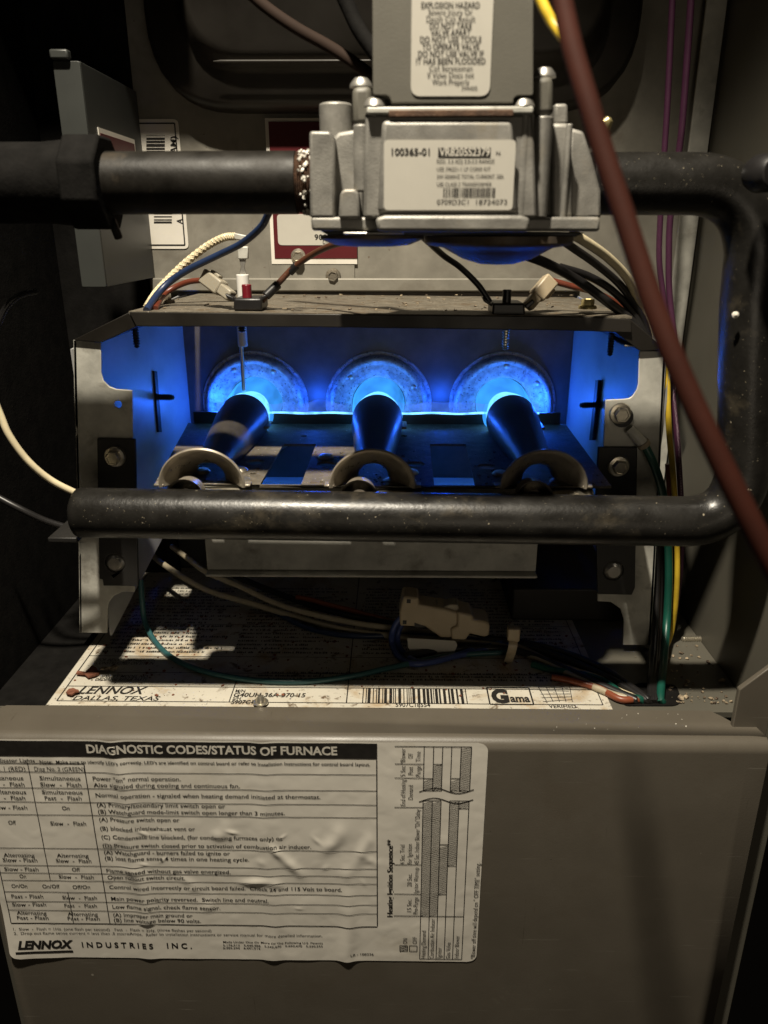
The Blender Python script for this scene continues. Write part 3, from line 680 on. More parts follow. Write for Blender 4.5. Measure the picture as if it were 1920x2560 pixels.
# debris on top of the box
mb = flakes(MB(), lambda r: V((r.uniform(xa + 4, xb - 8), 388 + (YW - 12 - 388) * r.random(), zt0 + .2)), 150, .2, 1.8, 5)
tag(mb.build('debris', DEBRIS, None, smooth=False), 'loose rust flakes and dust lying on top of the burner box', kind='stuff')
def onshelf(r):
    while 1:
        p = V((r.uniform(-98, 116), 352 + 60 * r.random(), ZSHELF + .1))
        if not any(min(q.x for q in s_) - 1 < p.x < max(q.x for q in s_) + 1 for s_ in slots): return p
mb = flakes(MB(), onshelf, 260, .2, 1.3, 6)
tag(mb.build('debris', GALV_DIRTY, None, smooth=False), 'fine pale grit scattered on the burner shelf', kind='stuff')
mb = flakes(MB(), lambda r: V((r.uniform(lx0, lx1), 342 + 120 * r.random(), ZDECK + .5)), 700, .15, 1.5, 8)
tag(mb.build('debris', RUSTF, None, smooth=False), 'brown rust crumbs scattered over the white rating label', kind='stuff')
mb = flakes(MB(), lambda r: V((r.uniform(150, 194), 340 + 60 * r.random() ** 2, ZDECK + .5)), 110, .3, 2.4, 9)
tag(mb.build('debris', DEBRIS, None, smooth=False), 'grey crumbs gathered in the right corner of the deck', kind='stuff')
mb = flakes(MB(), lambda r: V((r.uniform(90, 170), 314 + 16 * r.random(), ZLIP + .1)), 16, .2, .9, 12)
tag(mb.build('debris', WHITEDUST, None, smooth=False), 'white specks lying on the panel lip at the right', kind='stuff')
for k, (u, v, sz, lb) in enumerate(((224, 1686, 7, 'reddish rust flake at the left edge of the rating label'), (262, 1674, 3.4, 'small dark diamond shaped flake, left of a pair on the label'), (283, 1674, 3.4, 'small dark diamond shaped flake, right of a pair on the label'), (182, 1735, 4.5, 'reddish flake by the first letter of the maker name on the label'))):
    c = atz(u, v, ZDECK + 1); r = random.Random(30 + k)
    ps = [c + V((math.cos(a) * sz * r.uniform(.45, 1.05), math.sin(a) * sz * r.uniform(.35, .8), r.uniform(.2, 2.2))) for a in (0, .6, 1.1, 1.7, 2.4, 3.0, 3.4, 4.2, 4.9, 5.6)]
    tag(MB().prism(ps, (0, 0, -.8)).build('rust_flake', RUSTF if k in (0, 3) else DEBRIS, None, smooth=False), lb, 'rust flake', 'rust flakes on the rating label')

# ================================================================== burners
def make_burner(x):
    t = thing('burner', 'left steel burner tube, behind the flame sensor rod', 'burner', (x, 400, BZ), 'burners side by side in the box')
    o = (x, 0, BZ); ax = (0, 1, 0)
    prof = [(8.6, 361), (8.6, 366), (8.8, 374), (9.6, 384), (11.5, 402), (13.4, 425), (14.8, 440), (15.2, 456), (14.6, 456.3), (14.3, 440), (12.8, 425), (11, 402), (9.2, 384), (8.3, 374), (8.1, 366), (8.1, 361), (8.6, 361)]
    mb = MB().lathe(prof, o, ax, 48, up=(1, 0, 0))
    for p_ in mb.v: p_.z -= 5.0 * (456 - p_.y) / 95
    mb.build('burner_tube', TUBEDK, t, angle=50)
    prof = [(7.9, 368), (8.3, 362), (10.4, 357), (14.6, 352.6), (17.8, 349.4), (19.4, 347.6), (20.4, 346.8), (20.7, 345.6), (20.0, 344.8), (19.0, 345.2), (17.2, 347.8), (13.8, 351.4), (9.8, 355.8), (7.6, 361.4), (7.3, 368)]
    mb = MB().lathe(prof, V(o) + V((0, 0, -5.6)), ax, 40, a0=178, a1=362, up=(1, 0, 0))
    for p_ in mb.v: p_.z = BZ - 6.4 + (p_.z - BZ + 5.6) * .9
    mb.build('venturi_bell', BELLM, t, angle=50)
    for s in (-1, 1):
        MB().box(x + s * 20.6 - 2.4, x + s * 20.6 + 2.4, 345.5, 351, BZ - 6.8, BZ - 5.6).build('foot_tab', BELLM, t, bevel=.4)
    MB().lathe([(12, 0), (12, 1.2), (10, 2.6), (.01, 3.2)], (x + 13, 352, BZ - 11), (0, -.3, 1), 20).build('air_shutter_screw', CERAM if False else ZINC, t)
    MB().box(x + 12.5, x + 17.5, 440, 455, BZ - 2.2, BZ - .8).build('carryover_wing', TUBEM, t, bevel=.3)
    return t
b1 = make_burner(BX[0])
dup(b1, (BX[1] - BX[0], 0, 0), 'middle steel burner tube of the three, pointing straight back')
dup(b1, (BX[2] - BX[0], 0, 0), 'right steel burner tube, nearest the flange with the green ground wire')

# flames
def flame_mat(name, c, strength, scale, thr=(.3, .8), falloff=None):
    m = bpy.data.materials.new(name); m.use_nodes = True; nt = m.node_tree; N = nt.nodes; L = nt.links
    N.remove(N['Principled BSDF']); out = N['Material Output']
    e = N.new('ShaderNodeEmission'); e.inputs[0].default_value = (*c, 1); e.inputs[1].default_value = strength
    tr = N.new('ShaderNodeBsdfTransparent'); mx = N.new('ShaderNodeMixShader')
    tc = N.new('ShaderNodeTexCoord'); nz = N.new('ShaderNodeTexNoise'); nz.inputs['Scale'].default_value = scale; nz.inputs['Detail'].default_value = 2
    mp = N.new('ShaderNodeMapping'); mp.inputs['Scale'].default_value = (1, .25, 1) ; L.new(tc.outputs['Object'], mp.inputs[0]); L.new(mp.outputs[0], nz.inputs['Vector'])
    mr = N.new('ShaderNodeMapRange'); mr.inputs[1].default_value = .35; mr.inputs[2].default_value = .7; mr.inputs[3].default_value = thr[0]; mr.inputs[4].default_value = thr[1]
    L.new(nz.outputs['Fac'], mr.inputs[0]); L.new(mr.outputs[0], mx.inputs[0]); L.new(tr.outputs[0], mx.inputs[1]); L.new(e.outputs[0], mx.inputs[2]); L.new(mx.outputs[0], out.inputs[0])
    return m
FLM = flame_mat('flame_blue', (.04, .33, 1.0), 2.2, 70, (.28, .60)); FLC = flame_mat('flame_core', (.20, .62, 1.0), 3.0, 60, (.35, .75)); FLS = flame_mat('flame_edge', (.16, .50, 1.0), 3.5, 120, (.35, 1.0))
FLH = flame_mat('flame_haze', (.10, .26, 1.0), 1.1, 90, (.08, .6))
def make_flame(x):
    t = thing('flame', 'left blue gas flame, behind the thin sensor rod', 'flame', (x, 470, BZ), 'blue flames entering the exchanger')
    MB().lathe([(14.4, 458), (16.4, 480), (17.1, 500), (15.2, 528), (8, 552), (.1, 566)], (x, 0, BZ), (0, 1, 0), 32).build('flame_cone', FLM, t)
    MB().lathe([(14.3, 457), (14.2, 466), (11, 486), (6, 504), (.1, 520)], (x, 0, BZ), (0, 1, 0), 24).build('flame_core', FLC, t)
    return t
f1 = make_flame(BX[0]); dup(f1, (BX[1] - BX[0], 0, 0), 'middle blue gas flame, above the straight burner tube'); dup(f1, (BX[2] - BX[0], 0, 0), 'right blue gas flame, with a small pink glow at its left')
t = thing('carryover_flame', 'thin bright blue strip of flame running between the burner heads', 'flame', (4, 468, -106))
mb = MB()
def strip(zt_, yo, nz_):
    return lambda s, q: V((-96 + 200 * s, 468 + yo + 1.2 * math.sin(s * 40), -107.6 + q * (zt_ + nz_ * noise.noise(V((s * 14, yo, 0))))))
MB().grid(strip(1.3, 0, .3), 80, 2).build('flame_edge', FLS, t); MB().grid(strip(7, 2, 4), 80, 3).build('flame_haze', FLH, t)
for k, bx in enumerate(BX):
    lamp('flame_glow', (bx, 482, BZ + 4), .075, 4, (.012, .105, 1.0)); lamp('flame_glow', (bx, 515, BZ + 3), .22, 5, (.02, .24, 1.0))
for x in (-100, -37, 45, 108): lamp('flame_glow', (x, 484, -104), .045, 3, (.012, .105, 1.0))
# ================================================================== manifold and its brackets
man = thing('manifold_pipe', 'black gas manifold pipe running from the valve down and across the burner fronts', 'gas pipe', (0, 330, -121))
RP = 11.5
def arc(c, p, q, n=10):        # rounded corner through c between p and q
    return [p * (1 - t) ** 2 + c * 2 * t * (1 - t) + q * t * t for t in [k / n for k in range(n + 1)]]
a = at(1470, 460, YPIPE); pts = [a, at(1600, 460, YPIPE), at(1700, 460, YPIPE)]
pts += arc(at(1884, 458, YPIPE), at(1722, 460, YPIPE), at(1886, 632, YPIPE), 18)
pts += [at(1873, 750, YPIPE), at(1867, 900, YPIPE), at(1864, 1050, YPIPE)]
pts += arc(at(1858, 1312, YPIPE), at(1862, 1130, YPIPE), at(1690, 1303, YPIPE), 18)
e = at(187, 1281, YPIPE); f = at(1690, 1303, YPIPE)
pts += [f.lerp(e, k / 12) for k in range(1, 12)]
rs = [RP] * len(pts)
d = (e - f).normalized()
pts += [e - d * 3.2, e - d * 1.6, e - d * .5, e]; rs += [RP, RP * .96, RP * .84, RP * .62]
MB().tube(pts, rs, 40).build('pipe', BLKPIPE, man, angle=50)
for bx in BX:
    o = V((bx - 6, 336, -117))
    MB().lathe([(.01, 2), (3.8, 2), (4.2, 11), (5.8, 11), (7.4, 10), (7.6, 8.5), (7.6, 2), (9, 0)], o, (0, 1, 0), 28).build('orifice', BELLM, man, angle=40)
MB().lathe([(.01, -1), (1.3, -.4), (1.4, .4), (.01, 1.0)], at(1838, 787, 318), (0, -1, 0), 10).build('paint_fleck', WHITEDUST, man)
def bracket(pts, b1, b2, name, label):
    t = thing('mounting_bracket', label, 'bracket', at(*b1, YFL - 3), 'brackets holding the manifold')
    MB().plate(poly(pts, YFL - 2.6), [circ(at(*b2, YFL - 2.6), 5.6, (1, 0, 0), (0, 0, 1), 24)], (0, 2.2, 0)).build('bracket_plate', BLACKM, t, bevel=.5)
    bolt(t, at(*b1, YFL - 2.8), 5.6, h=5.2, rot=8)
    c = at(*b2, YFL - 2)
    MB().lathe([(.01, 1.5), (3.4, 1.4), (5.2, -.5), (5.5, -1.2)], c, (0, -1, 0), 28).build('weld_nut', STEEL, t)
    # arm reaching forward to the pipe
    x = c.x; z = at(b1[0], 1240, YFL).z
    MB().box(x - 7, x + 7, YPIPE, YFL - 2.5, z - 2.4, z).build('bracket_arm', BLACKM, t, bevel=.5)
bracket([(242, 1096), (338, 1098), (345, 1466), (258, 1465), (256, 1449), (248, 1448)], (288, 1141), (287, 1408), 'l', 'left black manifold bracket with one hex bolt, on the galvanized flange')
bracket([(1496, 1118), (1594, 1119), (1588, 1470), (1580, 1488), (1494, 1486), (1489, 1240)], (1546, 1165), (1534, 1428), 'r', 'right black manifold bracket with one hex bolt, under the green ground wire')
# ground lug
lug = thing('ground_lug', 'hex bolt and crimped metal lug of the green ground wire', 'terminal lug', at(1550, 1030, YFL))
bolt(lug, at(1550, 1033, YFL - 1.6), 5.6, h=5.6, rot=12)
MB().lathe([(.01, 0), (5.4, 0), (5.4, 1), (.01, 1)], at(1556, 1042, YFL - .4), (0, -1, 0), 24).build('ring_tongue', BLACKM, lug)
MB().tube([at(1572, 1072, YFL - 3), at(1590, 1090, YFL - 4), at(1610, 1112, YFL - 5)], [2.5, 2.9, 2.9], 16).build('crimp_barrel', GALV, lug)
MB().tube([at(1606, 1106, YFL - 5), at(1613, 1116, YFL - 5)], [3.5, 3.3], 16).build('crimp_collar', TAN, lug, bevel=.3)

# ================================================================== supply pipe
sup = thing('supply_pipe', 'black iron gas supply pipe with rusty threads entering the valve from the left', 'gas pipe', (-90, 330, 18))
l, r_ = at(-60, 459, YPIPE), at(742, 457, YPIPE)
MB().tube([l.lerp(r_, k / 10) for k in range(11)], RP + .1, 40).build('pipe', IRON, sup, angle=50)
prof = []; L0 = (at(790, 457, YPIPE) - r_).length
n = 9
for k in range(n):
    x = k * L0 / n; rr_ = RP - .3 - .10 * k
    prof += [(rr_ - .7, x), (rr_ + .25, x + L0 / n * .5)]
MB().lathe([(.01, 0)] + prof + [(.01, L0)], r_, (1, 0, 0), 36).build('pipe_thread', RUST, sup, angle=25)
mb = MB(); rg = random.Random(3)
for k in range(70):
    a_ = rg.uniform(-.6, 3.7); x = L0 * rg.uniform(.25, .95); c = r_ + V((x, -math.cos(a_ - 1.57) * (RP + .1), math.sin(a_ - 1.57) * (RP + .1)))
    mb.lathe([(.01, -.5), (rg.uniform(.4, 1.1), -.1), (.01, .5)], c, (rg.uniform(-1, 1), -1, rg.uniform(-1, 1)), 6)
mb.build('thread_sealant', WHITEDUST, sup)
u0 = at(186, 459, YPIPE); u1 = at(276, 459, YPIPE)
hx = lambda c, R: [c + V((0, math.cos(k * math.pi / 4 + .39) * R, math.sin(k * math.pi / 4 + .39) * R)) for k in range(8)]
MB().loft(hx(u0, 18.5), hx(u1, 18.5)).build('union_nut', BLK_SHADE, sup, bevel=1.2)  # both union parts coloured flat black in place of shade
MB().tube([at(-60, 459, YPIPE), at(120, 459, YPIPE), at(188, 459, YPIPE)], [15, 15, 16], 28).build('union_body', BLK_SHADE, sup)
MB().obox(at(288, 572, YPIPE), (1, 0, .3), (0, 1, 0), (-.3, 0, 1), 3, 3, 8).build('sealant_drip', IRON, sup, bevel=.8)

# ================================================================== gas valve
val = thing('gas_valve', 'cast aluminium gas control valve with a grey cover and two white labels', 'gas valve', (28, 328, 10))
YV = 290
def blk(name, pts, Y, dep, m=ALU, bevel=1.2, par=val, seg=3): return MB().prism(poly(pts, Y), (0, dep, 0)).build(name, m, par, bevel=bevel, seg=seg)
def vcyl(name, u, v0, v1, rpx, Y, m=ALU, top=True, bevel=.6):
    a = at(u, v0, Y); b = at(u, v1, Y); r = pxmm(rpx, u, (v0 + v1) / 2, Y); b.x = a.x
    return MB().tube([a, a.lerp(b, .5), b], r, 28).build(name, m, val, angle=50, bevel=bevel)
blk('valve_body', [(914, 284), (1334, 284), (1338, 400), (1344, 546), (908, 546), (910, 400)], YV + 3, 72, bevel=1.2)
blk('front_pad', [(955, 300), (1282, 300), (1296, 532), (944, 532)], YV, 6, bevel=1.6)
vcyl('body_column', 934, 284, 545, 21, YV + 6); vcyl('body_column', 1312, 284, 545, 23, YV + 6)
vcyl('body_column', 1357, 292, 545, 26, YV + 12); vcyl('body_column', 903, 312, 480, 20, YV + 14)
blk('shoulder', [(832, 344), (846, 330), (920, 318), (920, 546), (832, 546)], YV + 22, 44, bevel=1.4)
blk('inlet_block', [(773, 327), (826, 327), (836, 344), (838, 545), (775, 545)], YV + 14, 48, bevel=1.1)
blk('casting_boss', [(846, 546), (850, 482), (860, 472), (888, 472), (896, 482), (901, 546)], YV + 10, 18, bevel=1.6)
vcyl('casting_post', 839, 259, 372, 41, YV + 44, bevel=.9)
blk('outlet_block', [(1378, 307), (1424, 307), (1430, 340), (1432, 546), (1378, 546)], YV + 20, 44, bevel=1.5)
vcyl('rib_post', 1424, 310, 545, 8, YV + 19, bevel=.3)
blk('outlet_shoulder', [(1424, 318), (1460, 328), (1480, 390), (1503, 476), (1504, 546), (1424, 546)], YV + 27, 40, bevel=1.3)
blk('casting_ear', [(1386, 258), (1420, 258), (1422, 312), (1386, 312)], YV + 34, 18, bevel=1.2)
MB().lathe([(.01, 0), (2.4, 0), (2.8, 2), (1.5, 4.5), (.01, 5)], at(1503, 322, YV + 40), (.5, -.3, .6), 16).build('test_port', YCHROME, val)
blk('base_flange', [(776, 542), (1502, 542), (1500, 579), (779, 577)], YV + 14, 62, bevel=1.2)
blk('base_pad', [(938, 545), (962, 538), (1302, 538), (1326, 545), (1322, 581), (944, 579)], YV - 2, 30, bevel=1.3)
MB().prism(poly([(800, 577), (1462, 581), (1440, 592), (820, 588)], YV + 18), (0, 50, 0)).build('lower_gasket', BLACKM, val, bevel=.4)
c = at(930, 592, YV + 34); MB().lathe([(.01, -3.6), (9, -3.6), (15, -3.0), (19, -1.4), (20.5, -.6), (20.5, .6), (.01, .6)], c, (0, 0, 1), 48).build('bottom_disc', DISHM, val, angle=30)
MB().box(at(860, 580, YV + 16).x, at(1010, 580, YV + 16).x, YV + 11, YV + 26, at(900, 583, YV + 14).z - .5, at(900, 578, YV + 14).z - .3).build('clamp_strip', STEEL, val, bevel=.4)
c = at(1245, 590, YV + 38); MB().lathe([(.01, -11.0), (7, -10.6), (14, -8.6), (19, -6.0), (22.0, -4.4), (28.6, -3.4), (29.6, -2.4), (29.6, 0), (.01, 0)], c, (0, 0, 1), 64).build('diaphragm_dome', DISHM, val, angle=40)
# plated gasket with a rusty edge strip, and its screws
blk('gasket_plate', [(917, 267), (1334, 265), (1334, 284), (917, 285)], YV + .2, 60, GALV, bevel=.6)
blk('rusty_strip', [(972, 275), (1284, 273), (1284, 291), (972, 293)], YV - .5, 2, RUST, bevel=.4)
for u in (937, 1309):
    MB().lathe([(.01, 3.0), (1.8, 2.8), (3.2, 1.8), (3.9, 0), (.01, 0)], at(u, 267, YV + 4), (0, 0, 1), 20).build('cap_screw', STEEL, val)
# grey cover
cv = MB().prism(rpoly(poly([(931, -90), (1334, -90), (1334, 240), (1292, 240), (1284, 248), (1284, 258), (978, 258), (976, 247), (968, 239), (932, 239)], YV + 1), 1.0, 3), (0, 56, 0)).build('valve_cover', COVER, val, bevel=1.5, seg=3)
blk('cover_recess', [(934, 232), (1332, 232), (1332, 266), (934, 266)], YV + 9, 44, BLKP, bevel=.5)
blk('cover_lug', [(880, 216), (928, 213), (932, 312), (882, 314)], YV + 12, 22, COVER, bevel=2); blk('cover_lug', [(1330, 192), (1384, 188), (1386, 288), (1334, 289)], YV + 9, 24, COVER, bevel=2)
for u, v in ((903, 215), (1361, 190)):
    MB().lathe([(.01, 2.8), (2.4, 2.4), (3.9, .6), (4.1, -.5), (.01, -.5)], at(u, v, YV + 20), (0, 0, 1), 20).build('cap_screw', STEEL, val)
# labels
ll, (x0, x1, z0, z1) = sheet('rating_label', 960, 350, 1281, 525, YV - .35, 1.5, LABELV, val)
YB = YV - .36
def vz(u, v): p = at(u, v, YB); return (p.x, p.z)
pr = Print(lambda a, b: V((a, YB - .15, b))); pw = Print(lambda a, b: V((a, YB - .28, b)))
def tt(P, t, u0, u1, v, cap, **k):
    a = vz(u0, v); b = vz(u1, v); P.text(t, a, (b[0], a[1]), cap, upv=(0, 1), **k)
tt(pr, '100365-01', 979, 1074, 388, 2.1, bold=.02)
a = vz(1095, 393); b = vz(1227, 369); pr.quad([(a[0], a[1]), (b[0], a[1]), (b[0], b[1]), (a[0], b[1])])
tt(pw, 'VR8205S2379', 1098, 1224, 390, 2.5, bold=.015)
a = vz(1250, 388); b = vz(1250, 378); pr.text('Z', a, (a[0], b[1]), 1.3)
for t, u1, v in (('REG. 3.5 ADJ 2.0-3.5 RANGE', 1236, 408), ('USE 396221-1 LP CONV KIT', 1226, 427.5), ('24V 50/60HZ TOTAL CURRENT .58A', 1259, 446), ('USE CLASS 2 TRANSFORMER', 1229, 465.5)): tt(pr, t, 1092, u1, v, 1.25, bold=.0)
a = vz(1108, 493); b = vz(1238, 493); pr.bars(a, (b[0], a[1]), 3.0, (0, 1), 5, .22, .6)
tt(pr, '0709D3C1', 1092, 1171, 511, 1.6, bold=.0); tt(pr, '18724073', 1190, 1267, 511, 1.6, bold=.0)
pr.build('printing', INK, ll); pw.build('heading_print', INKW, ll)
YV2 = YV + .6; YB = YV2 - .02
hl2, _ = sheet('hazard_label', 1030, -60, 1224, 240, YV2, 3.2, LABELV, val)
pr = Print(lambda a, b: V((a, YB - .15, b)))
for t, u0, u1, v, bo in (('EXPLOSION HAZARD', 1053, 1199, 20.6, .03), ('Severe Injury Or', 1071, 1181, 38, .0), ('Death Can Result', 1066, 1188, 55, 0), ('DO NOT TAKE', 1074, 1179, 72, .03), ('VALVE APART', 1076, 1176, 89, .03), ('DO NOT USE TOOLS', 1050, 1203, 106, .03), ('TO OPERATE VALVE', 1055, 1198, 124, .03), ('DO NOT USE VALVE IF', 1045, 1209, 142, .03), ('IT HAS BEEN FLOODED', 1040, 1213, 160, .03), ('Call Serviceman', 1073, 1181, 178, 0), ('If Valve Does not', 1069, 1185, 195, 0), ('Work Properly', 1080, 1173, 212, 0), ('394405', 1153, 1193, 225.5, 0)):
    tt(pr, t, u0, u1, v, 1.7 if t != '394405' else 1.2, bold=bo*.3)
pr.build('printing', INK, hl2)

# ================================================================== channel box at the left
ch = thing('side_channel', 'pale sheet metal channel with a red label standing behind the pipe union at the left', 'metal channel', (-150, 440, 30))
A = [at(128, 152, 414), at(220, 154, 414), at(262, 718, 414), at(172, 718, 414)]
xr_ = -136
xL_ = at(150, 300, 414).x; zt2 = at(200, 152, 414).z; zb2 = at(265, 718, 414).z
MB().prism(rpoly([V((xL_, 414, zb2)), V((xr_, 414, zb2)), V((xr_, 414, zt2)), V((xL_, 414, zt2))], .8, 2), (0, 1.2, 0)).build('front_face', CHANM, ch, bevel=.3)
MB().box(xr_ - 1.2, xr_, 415.3, YW, zb2, zt2).build('side_face', CHANM, ch, bevel=.3)
MB().box(xL_, xr_ - 4, 411, 416, zt2 + .3, zt2 + 4.5).build('top_hem', CHANM, ch, bevel=.9)
p = [atx(u, v, xr_ + .5) for u, v in ((238, 318), (331, 345), (334, 384), (242, 384))]
q = [V((xr_ + .4, 428, atx(238, 316, xr_).z)), V((xr_ + .4, 486, atx(238, 316, xr_).z)), V((xr_ + .4, 486, 12)), V((xr_ + .4, 428, 12))]
w_ = MB().prism(q, (-.3, 0, 0)).build('side_label', LABELW, ch)
q2 = [V((xr_ + .6, 430, q[0].z - 2.4)), V((xr_ + .6, 484, q[0].z - 2.4)), V((xr_ + .6, 484, 12)), V((xr_ + .6, 430, 12))]
MB().prism(q2, (-.15, 0, 0)).build('red_field', LABELR, w_)

# ================================================================== flame sensor and rollout switches on the box top
sen = thing('flame_sensor', 'flame sensor with white ceramic post and thin rod hanging into the left flame', 'flame sensor', at(605, 762, 424))
YS = 424
def cy(name, u, v0, v1, rpx, Y, m, par, seg=24, rpx2=None):
    a = at(u, v0, Y); b = at(u, v1, Y); b.x = a.x; r = pxmm(rpx, u, (v0 + v1) / 2, Y); r2 = r if rpx2 is None else pxmm(rpx2, u, v1, Y)
    return MB().tube([a, b], [r, r2], seg).build(name, m, par, bevel=.3)
cy('ceramic_post', 606, 686, 752, 15.5, YS, CERAM, sen)
MB().prism(poly([(597, 644), (616, 644), (611, 668), (618, 690), (596, 690), (602, 668)], YS), (0, 1, 0)).build('terminal', STEEL, sen, bevel=.3)
MB().prism(poly([(594, 616), (620, 616), (620, 648), (594, 648)], YS - 1), (0, 3, 0)).build('spade_sleeve', GALV, sen, bevel=.6)
MB().prism(poly([(584, 582), (622, 590), (621, 604), (584, 598)], YS - 1), (0, 3, 0)).build('crimp_tab', GALV, sen, bevel=.5)
cy('rod', 603, 862, 990, 5.2, 468, STEEL, sen, 14)
cy('rod_collar', 604, 812, 866, 12, 462, CERAM, sen)
sw = thing('rollout_switch', 'black rollout switch with a small red reset button beside the ceramic post', 'limit switch', at(618, 777, 391), 'rollout switches on the box top')
YSW = 391
MB().prism(poly([(584, 746), (654, 746), (655, 777), (583, 777)], YSW), (0, 20, 0)).build('switch_base', BLKP, sw, bevel=1)
MB().prism(poly([(562, 734), (584, 744), (586, 756), (566, 744)], YSW + 3), (0, 7, 0)).build('ear', BLKP, sw, bevel=.5)
MB().prism(poly([(640, 748), (662, 736), (668, 742), (650, 756)], YSW + 3), (0, 7, 0)).build('ear', BLKP, sw, bevel=.5)
cy('reset_button', 616, 711, 748, 12, YSW + 5, REDP, sw)
sw2 = thing('rollout_switch', 'black rollout switch in deep shade on the right of the box top', 'limit switch', at(1268, 790, 391), 'rollout switches on the box top')
MB().prism(poly([(1232, 758), (1312, 758), (1314, 790), (1230, 790)], 391), (0, 20, 0)).build('switch_base', BLKP, sw2, bevel=1)
cy('reset_button', 1268, 724, 760, 11, 396, BLKP, sw2)
for pts in ([(1205, 742), (1226, 756), (1232, 768), (1212, 756)], [(1312, 764), (1332, 748), (1338, 756), (1318, 774)]): MB().prism(poly(pts, 395), (0, 7, 0)).build('ear', BLKP, sw2, bevel=.5)

# ================================================================== wires, hoses, connectors
def wire(label, pts, r, m, n=8, name='wire', cat='wire', seg=12, group=None, sink=False):
    P = spline([(lambda p: p if p.z > ZDECK + r + .3 or u < 0 else atz(u, v, ZDECK + r + .3))(at(u, v, Y)) for u, v, Y in pts], n)
    for p_ in P: p_.z = max(p_.z, ZDECK + r * .9)
    if sink: P += [P[-1] + V((1.5, .8, -2)), P[-1] + V((2.4, 1.2, -5)), P[-1] + V((3, 1.5, -16))]
    o = MB().tube(P, r, seg).build(name, m, None, angle=60)
    return tag(o, label, cat, group)
# braided white lead: a tube with a woven relief
P = spline([at(*p) for p in ((588, 591, 424), (560, 594, 425), (520, 614, 426), (470, 652, 426), (425, 694, 424), (392, 730, 416), (368, 768, 396))], 14)
mb = MB().tube(P, 1.75, 14)
wv = MB()
for s in (-1, 1):
    for k in range(4):
        Q = []
        for i, p in enumerate(P):
            t = (P[min(i + 1, len(P) - 1)] - P[max(i - 1, 0)]).normalized(); n_ = t.cross(V((0, 1, 0))).normalized(); b_ = t.cross(n_); a_ = s * i * .55 + k * math.pi / 2
            Q.append(p + (n_ * math.cos(a_) + b_ * math.sin(a_)) * 1.75)
        wv.tube(Q, .32, 5)
br = tag(mb.build('braided_wire', W_WHITE, None, angle=60), 'cream braided wire rising to the flame sensor terminal', 'wire'); wv.build('braid', W_WHITE, br, angle=60)
wire('dark blue wire crossing in front of the flame sensor', [(700, 480, 372), (672, 532, 380), (652, 568, 386), (605, 608, 396), (545, 638, 404), (475, 672, 408), (425, 704, 410), (392, 738, 404), (366, 776, 388)], 1.75, W_BLUE)
wire('rust red wire leaving the clear connector left of the flame sensor', [(510, 700, 416), (470, 705, 418), (430, 722, 418), (405, 742, 412), (388, 772, 394)], 1.5, W_RED)
wire('dark brown wire with black sleeves from the left switch up under the valve', [(655, 752, 396), (672, 733, 398), (700, 704, 400), (735, 668, 400), (785, 634, 394), (835, 612, 380), (900, 600, 360)], 1.5, W_BROWN)
for k, (pa, pb, r_, lb) in enumerate((((664, 741, 397), (696, 710, 400), 2.3, 'x'), ((724, 682, 401), (743, 662, 400), 2.0, 'y'))):
    o = bpy.data.objects
    wr = [q for q in o if q.get('label', '').startswith('dark brown wire')][0]
    MB().tube([at(*pa), at(*pb)], r_, 14).build('sleeve', BLKP, wr, bevel=.5)
def conn(name, label, pa, pb, w_, h_, m, cat='connector'):
    a, b = at(*pa), at(*pb); d_ = (b - a); L_ = d_.length; d_.normalize(); y_ = V((0, 1, 0)); n_ = d_.cross(y_).normalized(); y_ = n_.cross(d_)
    t = thing(name, label, cat, b)
    MB().obox(a.lerp(b, .32), d_, n_, y_, L_ * .64, w_, h_).build('housing', m, t, bevel=1.0)
    MB().obox(a.lerp(b, .80), d_, n_, y_, L_ * .40, w_ * .72, h_ * .8).build('socket_end', m, t, bevel=.9)
    MB().obox(a.lerp(b, .3) + n_ * (w_ * .5 + .6), d_, n_, y_, L_ * .3, 1.6, h_ * .5).build('latch', m, t, bevel=.5)
    return t
conn('wire_connector', 'translucent white push-on connector leaning against the left switch', (512, 690, 412), (580, 742, 400), 7.8, 6.5, NYLON)
conn('wire_connector', 'dull green push-on connector leaning against the right switch', (1378, 698, 404), (1318, 768, 398), 7.8, 7, NYLOND)
wire('orange brown wire leaving the right push-on connector', [(1380, 702, 404), (1430, 716, 404), (1490, 732, 405), (1550, 766, 408), (1596, 822, 404), (1615, 870, 402)], 1.6, W_RED)
wire('black wire dropping into shade at the left of the right switch', [(1040, 578, 362), (1070, 604, 376), (1110, 640, 390), (1150, 668, 396), (1195, 712, 398), (1225, 756, 398)], 1.5, W_BLACK)
wire('thick black cable under the valve, with a blue sheen, lowest of the right hand bundle', [(1320, 640, 372), (1370, 660, 378), (1440, 698, 388), (1510, 748, 394), (1575, 800, 398), (1606, 850, 398), (1618, 900, 398)], 2.3, W_BLACK)
wire('black cable just above the lowest one of the right hand bundle', [(1400, 668, 384), (1470, 690, 392), (1530, 726, 398), (1580, 780, 402), (1612, 842, 402), (1622, 900, 402)], 1.9, W_BLACK)
wire('black wire running beside the cream wire under the valve', [(1390, 590, 362), (1430, 618, 372), (1490, 660, 386), (1550, 712, 396), (1595, 775, 402), (1618, 830, 404), (1630, 900, 404)], 1.9, W_BLACK)
wire('cream wire curving down from the valve to the right hand bundle', [(1430, 585, 360), (1465, 605, 366), (1520, 644, 380), (1566, 692, 392), (1594, 745, 400), (1612, 800, 405), (1626, 870, 405)], 2.2, W_WHITE)
wire('left of two purple wires hanging down the right corner', [(1682, -20, 440), (1675, 130, 440), (1668, 270, 440), (1661, 380, 440), (1651, 540, 440), (1648, 650, 440), (1658, 740, 440), (1668, 850, 436)], 1.55, W_PURP)
